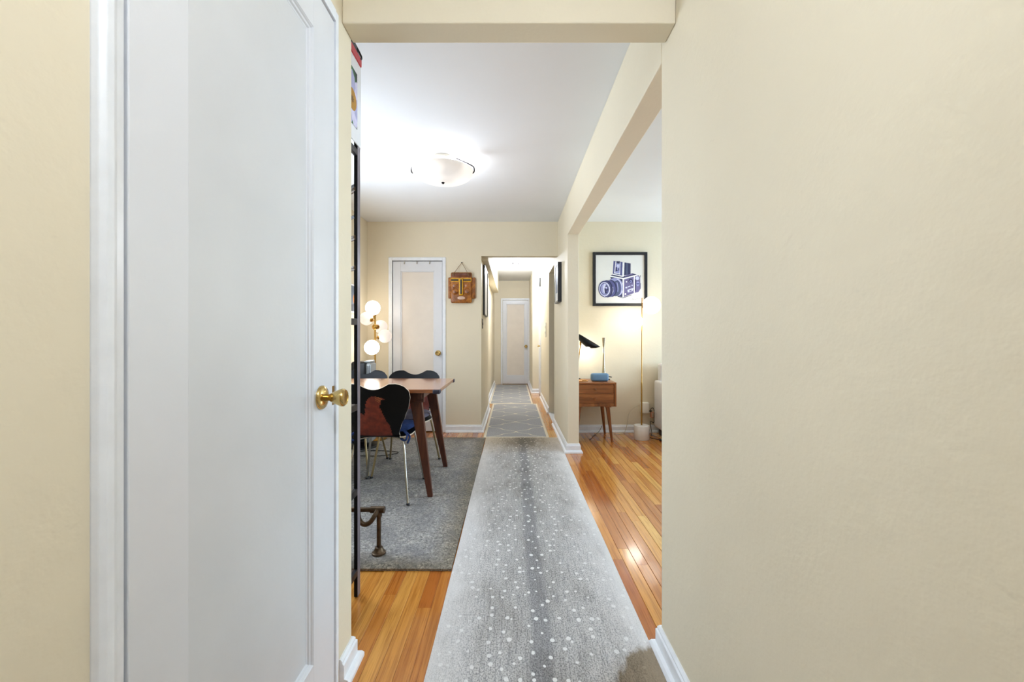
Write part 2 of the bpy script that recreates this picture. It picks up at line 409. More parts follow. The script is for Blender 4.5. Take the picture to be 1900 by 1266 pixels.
# ------------------------------------------------------------------ mesh builder
ORIGIN = {}
class MB:
    def __init__(self):
        self.v = []; self.f = []; self.m = []; self.s = []
    def add(self, vs_, fs, mat=0, smooth=False):
        o = len(self.v)
        self.v += [tuple(p) for p in vs_]
        for f in fs:
            self.f.append(tuple(i + o for i in f)); self.m.append(mat); self.s.append(smooth)
        return self
    def box(self, x0, x1, y0, y1, z0, z1, mat=0):
        v = [(x0, y0, z0), (x1, y0, z0), (x1, y1, z0), (x0, y1, z0), (x0, y0, z1), (x1, y0, z1), (x1, y1, z1), (x0, y1, z1)]
        return self.add(v, [(0, 3, 2, 1), (4, 5, 6, 7), (0, 1, 5, 4), (1, 2, 6, 5), (2, 3, 7, 6), (3, 0, 4, 7)], mat)
    def rbox(self, x0, x1, y0, y1, z0, z1, r, seg=3, mat=0):
        """box with all edges rounded (superellipsoid-like corner spheres)"""
        cx, cy, cz = (x0 + x1) / 2, (y0 + y1) / 2, (z0 + z1) / 2
        hx, hy, hz = (x1 - x0) / 2, (y1 - y0) / 2, (z1 - z0) / 2
        r = min(r, hx, hy, hz)
        n = seg * 2 + 1
        rows = []
        for i in range(n + 1):
            j = i if i <= seg else i - 1
            a = -PI / 2 + PI / 2 * (j / seg)
            cza = (-hz + r) if i <= seg else (hz - r)
            z = cz + cza + r * math.sin(a)
            rr = r * math.cos(a)
            ring = []
            for q, (sx, sy) in enumerate(((1, 1), (-1, 1), (-1, -1), (1, -1))):
                for t in range(seg + 1):
                    b = q * PI / 2 + PI / 2 * t / seg
                    ring.append((cx + sx * (hx - r) + rr * math.cos(b), cy + sy * (hy - r) + rr * math.sin(b), z))
            rows.append(ring)
        m = len(rows[0]); vv = [p for rw in rows for p in rw]; ff = []
        for i in range(len(rows) - 1):
            for j in range(m):
                ff.append((i * m + j, i * m + (j + 1) % m, (i + 1) * m + (j + 1) % m, (i + 1) * m + j))
        ff.append(tuple(range(m - 1, -1, -1))); ff.append(tuple((len(rows) - 1) * m + j for j in range(m)))
        return self.add(vv, ff, mat, True)
    def prism(self, poly, a0, a1, plane='xz', mat=0):
        """polygon extruded; plane xz -> along y, yz -> along x, xy -> along z"""
        def P(u, v, w):
            return {'xz': (u, w, v), 'yz': (w, u, v), 'xy': (u, v, w)}[plane]
        n = len(poly)
        vv = [P(u, v, a0) for u, v in poly] + [P(u, v, a1) for u, v in poly]
        ff = [tuple(range(n)), tuple(range(2 * n - 1, n - 1, -1))]
        ff += [(i, n + i, n + (i + 1) % n, (i + 1) % n) for i in range(n)]
        return self.add(vv, ff, mat)
    def lathe(self, prof, c=(0, 0, 0), seg=24, axis='z', mat=0, smooth=True):
        vv = []; ff = []
        for r, h in prof:
            for j in range(seg):
                a = 2 * PI * j / seg
                p = (max(r, 1e-5) * math.cos(a), max(r, 1e-5) * math.sin(a), h)
                if axis == 'x': p = (p[2], p[0], p[1])
                elif axis == 'y': p = (p[1], p[2], p[0])
                vv.append((p[0] + c[0], p[1] + c[1], p[2] + c[2]))
        n = len(prof)
        for i in range(n - 1):
            for j in range(seg):
                ff.append((i * seg + j, i * seg + (j + 1) % seg, (i + 1) * seg + (j + 1) % seg, (i + 1) * seg + j))
        ff.append(tuple(range(seg - 1, -1, -1))); ff.append(tuple((n - 1) * seg + j for j in range(seg)))
        return self.add(vv, ff, mat, smooth)
    def sphere(self, c, r, seg=24, rings=12, mat=0, sz=1.0):
        return self.lathe([(r * math.sin(PI * i / rings), -r * sz * math.cos(PI * i / rings)) for i in range(rings + 1)], c, seg, 'z', mat)
    def tube(self, pts, r, seg=8, mat=0, closed=False):
        pts = [Vector(p) for p in pts]; n = len(pts)
        rad = r if isinstance(r, (list, tuple)) else [r] * n
        vv = []; ff = []; up = None
        for i, p in enumerate(pts):
            a = pts[i - 1] if (i or closed) else p; b = pts[(i + 1) % n] if (i < n - 1 or closed) else p
            t = (b - a).normalized()
            if up is None:
                up = Vector((0, 0, 1)) if abs(t.z) < 0.9 else Vector((1, 0, 0))
            u = (up - t * up.dot(t)).normalized(); w = t.cross(u); up = u
            for j in range(seg):
                q = 2 * PI * j / seg
                vv.append(p + u * rad[i] * math.cos(q) + w * rad[i] * math.sin(q))
        for i in range(n if closed else n - 1):
            k_ = (i + 1) % n
            for j in range(seg):
                ff.append((i * seg + j, i * seg + (j + 1) % seg, k_ * seg + (j + 1) % seg, k_ * seg + j))
        if not closed:
            ff.append(tuple(range(seg - 1, -1, -1))); ff.append(tuple((n - 1) * seg + j for j in range(seg)))
        return self.add(vv, ff, mat, True)
    def taper(self, a, b, wa, wb, mat=0):
        """four-sided tapered bar from point a (size wa=(x,y)) to b (size wb), axis kept in z slices"""
        vv = []
        for p, w in ((a, wa), (b, wb)):
            for sx, sy in ((-1, -1), (1, -1), (1, 1), (-1, 1)):
                vv.append((p[0] + sx * w[0] / 2, p[1] + sy * w[1] / 2, p[2]))
        return self.add(vv, [(0, 1, 2, 3), (7, 6, 5, 4), (0, 4, 5, 1), (1, 5, 6, 2), (2, 6, 7, 3), (3, 7, 4, 0)], mat)
    def build(self, name, mats, parent=None, bevel=0.0, local=False, origin=None):
        if isinstance(mats, str): mats = [mats]
        me = bpy.data.meshes.new(name)
        if parent is not None:
            o0 = Vector((0, 0, 0)) if local else ORIGIN[parent.name]
        elif origin is not None:
            o0 = Vector(origin)
        else:
            xs, ys, zs = zip(*self.v)
            o0 = Vector(((min(xs) + max(xs)) / 2, (min(ys) + max(ys)) / 2, min(zs)))
        me.from_pydata([(x - o0.x, y - o0.y, z - o0.z) for x, y, z in self.v], [], self.f)
        for q in mats: me.materials.append(MATS[q])
        me.polygons.foreach_set('material_index', self.m)
        me.polygons.foreach_set('use_smooth', self.s)
        me.update()
        import bmesh
        bm = bmesh.new(); bm.from_mesh(me); bmesh.ops.recalc_face_normals(bm, faces=bm.faces); bm.to_mesh(me); bm.free()
        if any(self.s): me.set_sharp_from_angle(angle=math.radians(42))
        o = bpy.data.objects.new(name, me)
        COL.objects.link(o)
        if parent is not None:
            o.parent = parent
            ORIGIN[o.name] = ORIGIN[parent.name] if not local else Vector((0, 0, 0))
        else:
            o.location = o0; ORIGIN[o.name] = o0
        if bevel:
            b = o.modifiers.new('bevel', 'BEVEL'); b.width = bevel; b.segments = 2; b.limit_method = 'ANGLE'; b.harden_normals = False
        return o

def tag(o, label=None, cat=None, group=None, kind=None):
    if label: o['label'] = label
    if cat: o['category'] = cat
    if group: o['group'] = group
    if kind: o['kind'] = kind
    return o
def thing(name, loc, label, cat, group=None, kind=None, rz=0.0):
    o = bpy.data.objects.new(name, None)
    o.empty_display_size = 0.05
    COL.objects.link(o); o.location = loc; o.rotation_euler = (0, 0, rz)
    ORIGIN[o.name] = Vector(loc)
    return tag(o, label, cat, group, kind)
def struct(mb, name, mat, label, cat, bevel=0.0):
    return tag(mb.build(name, mat, bevel=bevel), label, cat, None, 'structure')
def arc(c, r, a0, a1, n, f):
    return [f(c[0] + r * math.cos(a0 + (a1 - a0) * i / n), c[1] + r * math.sin(a0 + (a1 - a0) * i / n)) for i in range(n + 1)]
def smooth_path(pts, n=6):
    """Catmull-Rom through the given points"""
    P = [Vector(p) for p in pts]; out = []
    for i in range(len(P) - 1):
        a = P[max(i - 1, 0)]; b = P[i]; c = P[i + 1]; d = P[min(i + 2, len(P) - 1)]
        for k_ in range(n):
            t = k_ / n
            out.append(0.5 * ((2 * b) + (c - a) * t + (2 * a - 5 * b + 4 * c - d) * t * t + (3 * b - a - 3 * c + d) * t ** 3))
    out.append(P[-1])
    return out

# ------------------------------------------------------------------ the setting
XL, XR = -0.565, 0.545          # entry passage faces
T = 0.112                        # partition thickness
YB, CEIL = 4.87, 2.505           # far wall of dining and living room, ceiling
HB = 2.145                       # underside of the beam over the living-room opening

struct(MB().box(-1.95, 4.4, -2.35, 4.98, -0.06, -0.003), 'floor', 'floor_far', 'honey oak strip floor through entry, dining and living room', 'floor')
struct(MB().box(-0.6, 2.1, 4.98, 9.85, -0.06, -0.003), 'floor_hall', 'floor_far', 'honey oak strip floor of the far hallway', 'floor')
struct(MB().box(-1.95, XR + T, -2.35, 4.98, CEIL, CEIL + 0.08), 'ceiling', 'ceiling_paint', 'white ceiling over the dining room with the bowl lamp', 'ceiling')
struct(MB().box(XR + T, 4.4, -0.75, 4.98, CEIL, CEIL + 0.08), 'ceiling_living', 'ceiling_paint', 'white ceiling of the living room right of the beam', 'ceiling')
struct(MB().box(-0.6, 2.1, 4.98, 9.85, 2.45, 2.53), 'ceiling_hall', 'ceiling_paint', 'white ceiling of the far hallway', 'ceiling')

w = MB()
w.box(XL - T, XL, -2.2, 0.585, 0, CEIL); w.box(XL - T, XL, 1.330, 1.44, 0, CEIL); w.box(XL - T, XL, 0.585, 1.330, 2.192, CEIL)
struct(w, 'wall_entry_left', 'cream_wall', 'cream wall around the near white door', 'wall')
struct(MB().box(XR, XR + T, -2.2, 1.495, 0, CEIL), 'wall_entry_right', 'cream_wall', 'large cream wall filling the right of the view', 'wall', 0.005)
struct(MB().box(-1.84, XR + T, -2.32, -2.2, 0, CEIL), 'wall_entry_back', 'cream_wall', 'cream wall behind the viewer at the entry', 'wall')
struct(MB().box(XL, XR, 1.36, 1.455, 2.188, CEIL), 'wall_entry_header', 'cream_wall', 'cream header spanning the entry passage overhead', 'wall', 0.005)
struct(MB().box(XR, XR + T, 1.495, 4.02, HB, CEIL), 'wall_beam', 'cream_wall', 'cream boxed beam over the living-room opening', 'wall', 0.004)
struct(MB().box(-1.84, XL - T, 1.33, 1.44, 0, CEIL), 'wall_dining_front', 'cream_wall', 'cream dining-room wall behind the tall shelf', 'wall')
w = MB()
w.box(-1.84, -1.72, 1.33, 2.35, 0, CEIL); w.box(-1.84, -1.72, 3.45, 4.98, 0, CEIL); w.box(-1.84, -1.72, 2.35, 3.45, 0, 0.8); w.box(-1.84, -1.72, 2.35, 3.45, 2.2, CEIL)  # wall gap added for the dining area light
struct(w, 'wall_dining_left', 'cream_wall', 'cream left wall of the dining room with an added unseen window opening', 'wall')
w = MB()
w.box(-1.84, -1.440, YB, YB + 0.11, 0, CEIL); w.box(-0.815, -0.365, YB, YB + 0.11, 0, CEIL); w.box(-1.440, -0.815, YB, YB + 0.11, 2.052, CEIL)
w.box(-0.365, XR, YB, YB + 0.11, 2.098, CEIL)
struct(w, 'wall_dining_back', 'cream_wall', 'cream far dining wall with closet door and hallway opening', 'wall')
struct(MB().box(-1.44, -0.815, YB + 0.07, YB + 0.11, 0, 2.052), 'wall_closet_back', 'gap_dark', 'dark closet space behind the beige-panelled door', 'wall')
struct(MB().box(XR, XR + T, 4.02, 5.29, 0, CEIL), 'wall_living_left', 'cream_wall', 'cream wall stub between hallway and living room', 'wall', 0.005)
struct(MB().box(XR + T, 4.3, YB, YB + 0.11, 0, CEIL), 'wall_living_back', 'cream_wall', 'cream living-room wall behind the camera picture', 'wall')
w = MB()
w.box(4.2, 4.32, -0.72, 2.35, 0, CEIL); w.box(4.2, 4.32, 4.55, 4.98, 0, CEIL); w.box(4.2, 4.32, 2.35, 4.55, 0, 0.7); w.box(4.2, 4.32, 2.35, 4.55, 2.2, CEIL)  # unseen opening added for the side area light
struct(w, 'wall_living_right', 'cream_wall', 'cream right wall of the living room with added window opening, out of view', 'wall')
w = MB()
w.box(XR + T, 1.3, -0.72, -0.6, 0, CEIL); w.box(3.5, 4.2, -0.72, -0.6, 0, CEIL); w.box(1.3, 3.5, -0.72, -0.6, 0, 0.7); w.box(1.3, 3.5, -0.72, -0.6, 2.2, CEIL)  # unseen opening added for the front area light
struct(w, 'wall_living_front', 'cream_wall', 'cream living-room wall with added window opening, out of view', 'wall')
# hallway
w = MB()
w.box(-0.49, -0.365, YB + 0.11, 6.40, 0, 2.45); w.box(-0.49, -0.42, 6.40, 9.71, 0, 2.45)
struct(w, 'wall_hall_left', 'cream_wall', 'cream left wall of the hallway', 'wall')
struct(MB().box(-0.42, -0.29, YB + 0.11, 8.8, 2.07, 2.45), 'wall_hall_soffit', 'cream_wall', 'cream boxed soffit along the hallway top left', 'wall', 0.004)
struct(MB().box(-0.49, 0.66, 9.71, 9.82, 0, 2.45), 'wall_hall_end', 'cream_wall', 'cream end wall of the hallway around its door', 'wall')
w = MB()
w.box(XR, XR + T, 6.03, 8.17, 0, 2.45); w.box(XR, XR + T, 5.29, 6.03, 2.07, 2.45); w.box(0.41, XR + T, 8.17, 9.71, 0, 2.45)
struct(w, 'wall_hall_right', 'cream_wall', 'cream right wall of the hallway with a doorway', 'wall')
w = MB(); w.box(1.75, 1.85, 5.0, 6.4, 0, 2.45); w.box(XR + T, 1.75, 6.3, 6.4, 0, 2.45)
struct(w, 'wall_side_room', 'cream_wall', 'cream wall of the small room off the hallway', 'wall')
struct(MB().box(XR - 0.01, XR + T + 0.01, 5.29, 6.03, 0, 0.018), 'trim_saddle', 'marble_saddle', 'white marble saddle in the hallway side doorway', 'trim', 0.003)

# baseboards: a board with a stepped cap and a quarter-round shoe, swept along the wall
PROF = [(0, 0), (0.034, 0), (0.034, 0.012), (0.028, 0.022), (0.016, 0.026), (0.016, 0.070), (0.011, 0.076), (0.011, 0.082), (0.005, 0.090), (0, 0.090)]
def baseboard(name, path, label, mat='white_trim'):
    mb = MB(); n = len(path); m = len(PROF); vv = []; ff = []
    def nrm(a, b):
        d = Vector((b[0] - a[0], b[1] - a[1])).normalized(); return Vector((d.y, -d.x))
    for i, p in enumerate(path):
        if i == 0: o = nrm(path[0], path[1])
        elif i == n - 1: o = nrm(path[-2], path[-1])
        else: o = nrm(path[i - 1], p) + nrm(p, path[i + 1])
        for d, z in PROF: vv.append((p[0] + o.x * d, p[1] + o.y * d, z))
    for i in range(n - 1):
        for j in range(m):
            ff.append((i * m + j, i * m + (j + 1) % m, (i + 1) * m + (j + 1) % m, (i + 1) * m + j))
    ff.append(tuple(range(m))); ff.append(tuple((n - 1) * m + j for j in range(m - 1, -1, -1)))
    mb.add(vv, ff)
    return struct(mb, name, mat, label, 'baseboard')
baseboard('baseboard_entry_left', [(XL, 1.338), (XL, 1.44), (-0.66, 1.44)], 'white baseboard end below the near door jamb')
baseboard('baseboard_entry_near', [(XL, -2.2), (XL, 0.548)], 'white baseboard beside the viewer on the left')
baseboard('baseboard_entry_right', [(XR + T, -0.6), (XR + T, 1.495), (XR, 1.495), (XR, -2.2)], 'scuffed white baseboard at the lower right corner')
baseboard('baseboard_living_left', [(XR, 5.29), (XR, 4.02), (XR + T, 4.02), (XR + T, YB)], 'white baseboard wrapping the wall stub')
baseboard('baseboard_dining_back', [(-0.785, YB), (-0.365, YB), (-0.365, 6.40)], 'white baseboard under the mask, turning into the hallway')
baseboard('baseboard_dining_corner', [(-1.72, YB), (-1.468, YB)], 'short white baseboard left of the closet door')
baseboard('baseboard_living_back', [(XR + T, YB), (4.2, YB)], 'white baseboard behind the nightstand and lamp')
baseboard('baseboard_hall_right', [(XR, 7.62), (XR, 6.03)], 'white baseboard on the right of the hallway')
baseboard('baseboard_hall_bump', [(0.41, 9.71), (0.41, 8.17), (XR, 8.17)], 'white baseboard around the hallway wall bump')
baseboard('baseboard_hall_left', [(-0.42, 6.40), (-0.42, 9.71)], 'white baseboard on the left of the far hallway')

# floor planks, each its own piece, where the photograph shows them
floor_o = bpy.data.objects['floor']; hall_floor_o = bpy.data.objects['floor_hall']
PW = 0.057
def plank_mesh():
    mb = MB(); a = PW / 2 - 0.0009; c = 0.0010
    vv = [(-a, 0, 0), (a, 0, 0), (a, 1, 0), (-a, 1, 0), (-a, 0, 0.002), (a, 0, 0.002), (a, 1, 0.002), (-a, 1, 0.002),
          (-a + c, 0, 0.003), (a - c, 0, 0.003), (a - c, 1, 0.003), (-a + c, 1, 0.003)]
    ff = [(0, 1, 5, 4), (1, 2, 6, 5), (2, 3, 7, 6), (3, 0, 4, 7), (4, 5, 9, 8), (5, 6, 10, 9), (6, 7, 11, 10), (7, 4, 8, 11), (8, 9, 10, 11)]
    mb.add(vv, ff)
    me = bpy.data.meshes.new('plank'); me.from_pydata(mb.v, [], mb.f); me.materials.append(MATS['floor_plank']); me.update()
    return me
PLANK = plank_mesh()
def lay(parent, row, y0, y1):
    x = (row + 0.5) * PW
    y = y0
    rnd = random.Random(row * 31 + int(y0 * 10))
    first = True
    while y < y1 - 0.01:
        ln = rnd.uniform(0.45, 1.5) if not first else rnd.uniform(0.25, 1.2)
        first = False
        e = min(y + ln, y1)
        if y1 - e < 0.2: e = y1
        o = bpy.data.objects.new('plank', PLANK)
        COL.objects.link(o); o.parent = parent
        b = ORIGIN[parent.name]
        o.location = (x - b.x, y - b.y, -0.003 - b.z); o.scale = (1, e - y - 0.0007, 1)
        y = e
for r in range(8, 33):                                  # living room
    x = r * PW
    y0 = 1.40 if x < 0.62 else max(1.53, x / 0.385)
    lay(floor_o, r, y0, YB if x > 0.66 else 4.02 if x > XR - 0.04 else 4.6)
for r in range(-11, -4): lay(floor_o, r, 1.0, 2.12)     # entry, beside the runner
for r in range(-25, -4): lay(floor_o, r, 4.48, YB)      # strip before the closet door
for r in (-7, -6, -5): lay(hall_floor_o, r, 4.985, 9.7)
for r in (6, 7, 8, 9): lay(hall_floor_o, r, 4.985, 8.17)
for r in (5, 6): lay(hall_floor_o, r, 8.17, 9.7)
for r in (6, 7, 8, 9): lay(floor_o, r, 4.5, 4.98)

# ------------------------------------------------------------------ doors
def knob(parent, base, axis, s=1.0, name='door_knob'):
    """tulip knob on a round rosette; axis is the outward direction"""
    prof_r = [(0.036, 0), (0.036, 0.004), (0.032, 0.009), (0.020, 0.013), (0.013, 0.014)]
    prof_k = [(0.010, 0.012), (0.010, 0.026), (0.013, 0.030), (0.018, 0.040), (0.024, 0.054), (0.0265, 0.062), (0.0262, 0.068), (0.022, 0.073), (0.0205, 0.0705), (0.0, 0.0695)]
    def go(prof):
        mb = MB()
        if axis == '+x': mb.lathe([(r * s, h * s) for r, h in prof], base, 28, 'x')
        else: mb.lathe([(r * s, -h * s) for r, h in prof], base, 28, 'y')
        return mb
    k_ = go(prof_k).build(name, 'brass', parent)
    go(prof_r).build('rosette', 'brass', k_)
    return k_

# near door in the left wall (faces +x)
DX = -0.570
dn = thing('door_1', (DX - 0.02, 0.96, 0), 'large white painted panel door with brass knob, nearest on the left', 'door', kind='structure')
y0, y1, py0, py1 = 0.6085, 1.313, 0.723, 1.177
zb, zt, pz0, pz1 = 0.012, 2.155, 0.202, 2.037
MB().box(DX - 0.035, DX, y0, py0, zb, zt).build('stile', 'white_paint', dn, 0.002)
MB().box(DX - 0.035, DX, py1, y1, zb, zt).build('stile', 'white_paint', dn, 0.002)
MB().box(DX - 0.035, DX, py0, py1, zb, pz0).build('rail', 'white_paint', dn)
MB().box(DX - 0.035, DX, py0, py1, pz1, zt).build('rail', 'white_paint', dn)
pn = MB().box(DX - 0.030, DX - 0.016, py0, py1, pz0, pz1).build('panel', 'door_panel_shaded', dn)
def frame_mould(y_a, y_b, z_a, z_b, prof):
    """moulding swept round a rectangle in the y-z plane; prof = (inset, x)"""
    mb = MB(); vv = []; m = len(prof)
    for sy, sz in ((0, 0), (1, 0), (1, 1), (0, 1)):
        for d, x in prof:
            vv.append((x, (y_b - d) if sy else (y_a + d), (z_b - d) if sz else (z_a + d)))
    ff = []
    for i in range(4):
        for j in range(m):
            ff.append((i * m + j, i * m + (j + 1) % m, ((i + 1) % 4) * m + (j + 1) % m, ((i + 1) % 4) * m + j))
    return mb.add(vv, ff)
frame_mould(py0, py1, pz0, pz1, [(0, DX - 0.025), (0, DX - 0.001), (0.002, DX - 0.003), (0.004, DX - 0.007), (0.008, DX - 0.009), (0.010, DX - 0.0135), (0.014, DX - 0.0155), (0.014, DX - 0.025)]).build('moulding', 'white_paint', dn)
knob(dn, (DX, 1.224, 0.965), '+x')
MB().box(DX - 0.003, DX + 0.001, 1.298, 1.3135, 0.93, 0.99).build('latch_plate', 'old_brass', dn)
# rounded painted frame of that door
w = MB()
prof = [(0.548, XL - 0.03), (0.548, XL + 0.002), (0.551, XL + 0.009), (0.558, XL + 0.014), (0.568, XL + 0.014), (0.576, XL + 0.008), (0.584, XL + 0.002), (0.603, XL - 0.006), (0.603, XL - 0.05)]
w.add([(x, y, 0) for y, x in prof] + [(x, y, 2.192) for y, x in prof],
      [tuple(range(9)), tuple(range(17, 8, -1))] + [(i, 9 + i, 9 + (i + 1) % 9, (i + 1) % 9) for i in range(9)])
struct(w, 'trim_1', 'white_trim', 'thick rounded white jamb left of the near door', 'trim', 0.0015)
w = MB(); w.box(XL - 0.06, XL + 0.001, 1.316, 1.334, 0, 2.192); w.box(XL - 0.06, XL + 0.001, 0.606, 1.316, 2.160, 2.196)
struct(w, 'trim_2', 'white_trim', 'narrow white frame strip right of and above the near door', 'trim', 0.0015)
struct(MB().box(XL - T, XL - 0.06, 0.6, 1.33, 0.0, 2.17), 'wall_near_closet', 'gap_dark', 'dark space behind the near door', 'wall')

def far_door(name, x0, x1, yf, zt, label, stile, top, bot, kx, kz, panel_mat, knob_s, casing, casing_label, tn):
    d = thing(name, ((x0 + x1) / 2, yf + 0.02, 0), label, 'door', kind='structure')
    z0 = 0.012
    MB().box(x0, x0 + stile, yf, yf + 0.035, z0, zt).build('stile', 'white_paint', d, 0.002)
    MB().box(x1 - stile, x1, yf, yf + 0.035, z0, zt).build('stile', 'white_paint', d, 0.002)
    MB().box(x0 + stile, x1 - stile, yf, yf + 0.035, z0, z0 + bot).build('rail', 'white_paint', d)
    MB().box(x0 + stile, x1 - stile, yf, yf + 0.035, zt - top, zt).build('rail', 'white_paint', d)
    MB().box(x0 + stile, x1 - stile, yf + 0.014, yf + 0.03, z0 + bot, zt - top).build('panel', panel_mat, d)
    mo = MB(); a0, a1, b0, b1 = x0 + stile, x1 - stile, z0 + bot, zt - top
    for q in ((a0, a0 + 0.012, b0, b1), (a1 - 0.012, a1, b0, b1), (a0 + 0.012, a1 - 0.012, b0, b0 + 0.012), (a0 + 0.012, a1 - 0.012, b1 - 0.012, b1)):
        mo.box(q[0], q[1], yf + 0.005, yf + 0.0145, q[2], q[3])
    mo.build('moulding', 'white_paint', d, 0.003)
    knob(d, (kx, yf, kz), '-y', knob_s)
    c = MB(); cw = casing
    c.box(x0 - cw, x0 - 0.006, yf - 0.022, yf + 0.03, 0, zt + cw); c.box(x1 + 0.006, x1 + cw, yf - 0.022, yf + 0.03, 0, zt + cw)
    c.box(x0 - 0.006, x1 + 0.006, yf - 0.022, yf + 0.03, zt + 0.008, zt + cw)
    struct(c, tn, 'white_trim', casing_label, 'trim', 0.004)
    return d
dc = far_door('door_2', px(728.5, YB), px(820, YB), YB + 0.012, pz(485, YB), 'white closet door with beige panel beside the carved mask', 0.093, 0.115, 0.20,
              px(812.5, YB), pz(655.5, YB), 'beige_panel', 0.95, 0.047, 'white frame around the dining-room closet door', 'trim_3')
for hx in (750, 773.5, 797):
    h = MB(); x = px(hx, YB)
    h.box(x - 0.006, x + 0.006, YB + 0.008, YB + 0.012, pz(489, YB), pz(485, YB)); h.tube(smooth_path([(x, YB + 0.010, pz(488, YB)), (x, YB - 0.004, pz(490, YB)), (x, YB - 0.006, pz(487, YB))], 3), 0.003, 6)
    h.build('over_door_hook', 'chrome', dc)
far_door('door_3', px(933, 9.69), px(980, 9.69), 9.690, 1.985, 'white panel door closing the end of the hallway', 0.085, 0.085, 0.19,
         px(976, 9.69), pz(643, 9.69), 'beige_panel', 1.05, 0.045, 'white frame around the hallway end door', 'trim_4')
w = MB(); w.box(XR - 0.012, XR, 7.66, 7.74, 0, 2.02); w.box(XR - 0.012, XR, 8.10, 8.169, 0, 2.02); w.box(XR - 0.012, XR, 7.74, 8.10, 1.95, 2.02)
struct(w, 'trim_5', 'white_trim', 'white door frame on the right hallway wall', 'trim', 0.003)
dd = thing('door_4', (XR, 7.92, 0), 'narrow white door on the right hallway wall', 'door', kind='structure')
MB().box(XR - 0.006, XR, 7.74, 8.10, 0.01, 1.95).build('leaf', 'white_paint', dd)
MB().lathe([(0.02, 0), (0.02, -0.006), (0.012, -0.01), (0.012, -0.03), (0.024, -0.04), (0.020, -0.05), (0, -0.052)], (XR - 0.006, 7.80, 0.95), 16, 'x').build('door_knob', 'brass', dd)

# ------------------------------------------------------------------ rugs
def rug(name, x0, x1, ya, yb, h, mat, label, group=None, edge=None, wob=0.0, nx=24, ny=80, seed=1, lift=0.0, z0=0.0):
    """soft-edged rug as a closed mesh with gentle unevenness; origin at the middle of its near edge (or given x)"""
    rnd = random.Random(seed)
    ph = [rnd.uniform(0, 6.28) for _ in range(6)]
    def ripple(x, y): return lift * (0.5 + 0.5 * math.sin(2.1 * y + ph[0] + 1.3 * math.sin(3 * x + ph[1]))) * 0.5
    mb = MB(); vv = []; ff = []
    for j in range(ny + 1):
        for i in range(nx + 1):
            u, v = i / nx, j / ny
            x = x0 + (x1 - x0) * u; y = ya + (yb - ya) * v
            ex = min(u, 1 - u) * (x1 - x0); ey = min(v, 1 - v) * (yb - ya)
            dx = wob * (math.sin(2.7 * y + ph[2]) + 0.5 * math.sin(7.1 * y + ph[3])) * (1 if u in (0, 1) else 0.6)
            dy = wob * (math.sin(3.1 * x + ph[4]) + 0.5 * math.sin(6.3 * x + ph[5]))
            e = min(1.0, min(ex, ey) / 0.02)
            vv.append((x + dx, y + dy, z0 + h * (0.62 + 0.38 * e) + ripple(x, y)))
    n = nx + 1
    for j in range(ny):
        for i in range(nx):
            a = j * n + i; ff.append((a, a + 1, a + n + 1, a + n))
    rim = [i for i in range(n)] + [j * n + nx for j in range(1, ny + 1)] + [ny * n + i for i in range(nx - 1, -1, -1)] + [j * n for j in range(ny - 1, 0, -1)]
    b = len(vv)
    for q in rim: vv.append((vv[q][0], vv[q][1], z0))
    for k_ in range(len(rim)):
        k2 = (k_ + 1) % len(rim); ff.append((rim[k_], b + k_, b + k2, rim[k2]))
    ff.append(tuple(b + k_ for k_ in range(len(rim) - 1, -1, -1)))
    mb.add(vv, ff, 0, True)
    ox = x1 if edge == 'right' else (x0 + x1) / 2
    return tag(mb.build(name, mat, origin=(ox, ya if edge != 'shift' else 1.5, z0)), label, 'rug', group)
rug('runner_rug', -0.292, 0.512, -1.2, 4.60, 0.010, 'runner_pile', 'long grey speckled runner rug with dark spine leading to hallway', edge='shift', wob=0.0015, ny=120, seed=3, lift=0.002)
rug('area_rug', -1.70, -0.296, 2.00, 4.58, 0.016, 'grey_shag', 'grey shag area rug under the dining table', edge='right', wob=0.0015, seed=5, lift=0.002)
rug('hall_rug', -0.322, 0.418, 4.605, 6.885, 0.006, 'trellis_a', 'nearer grey trellis hallway rug starting at the speckled runner', 'trellis hallway rugs', seed=8)
rug('hall_rug', -0.387, 0.353, 6.89, 9.59, 0.006, 'trellis_b', 'farther grey trellis hallway rug ending at the end door', 'trellis hallway rugs', seed=9)

# ------------------------------------------------------------------ dining-room ceiling lamp
LY = 3.11; LX = px(822, LY); LZ = pz(318, LY)
cl = thing('ceiling_lamp', (LX, LY, CEIL), 'frosted glass bowl ceiling lamp over the dining room', 'ceiling lamp')
prof = [(0.232 * math.sin(a), LZ - 0.085 * (math.cos(a))) for a in [PI / 2 * i / 12 for i in range(13)]]
prof_in = [(r * 0.975, z + 0.004) for r, z in reversed(prof)]
mb = MB(); seg = 48; full = prof + prof_in; vv = []; ff = []
for r, z in full:
    for j in range(seg):
        a = 2 * PI * j / seg; vv.append((LX + max(r, 1e-4) * math.cos(a), LY + max(r, 1e-4) * math.sin(a), z))
for i in range(len(full) - 1):
    for j in range(seg):
        ff.append((i * seg + j, i * seg + (j + 1) % seg, (i + 1) * seg + (j + 1) % seg, (i + 1) * seg + j))
mb.add(vv, ff, 0, True); mb.build('bowl', 'frosted_bowl', cl)
MB().lathe([(0.075, CEIL), (0.075, CEIL - 0.02), (0.06, CEIL - 0.03), (0.012, CEIL - 0.032), (0.012, LZ - 0.06)], (LX, LY, 0), 24).build('canopy', 'chrome', cl)
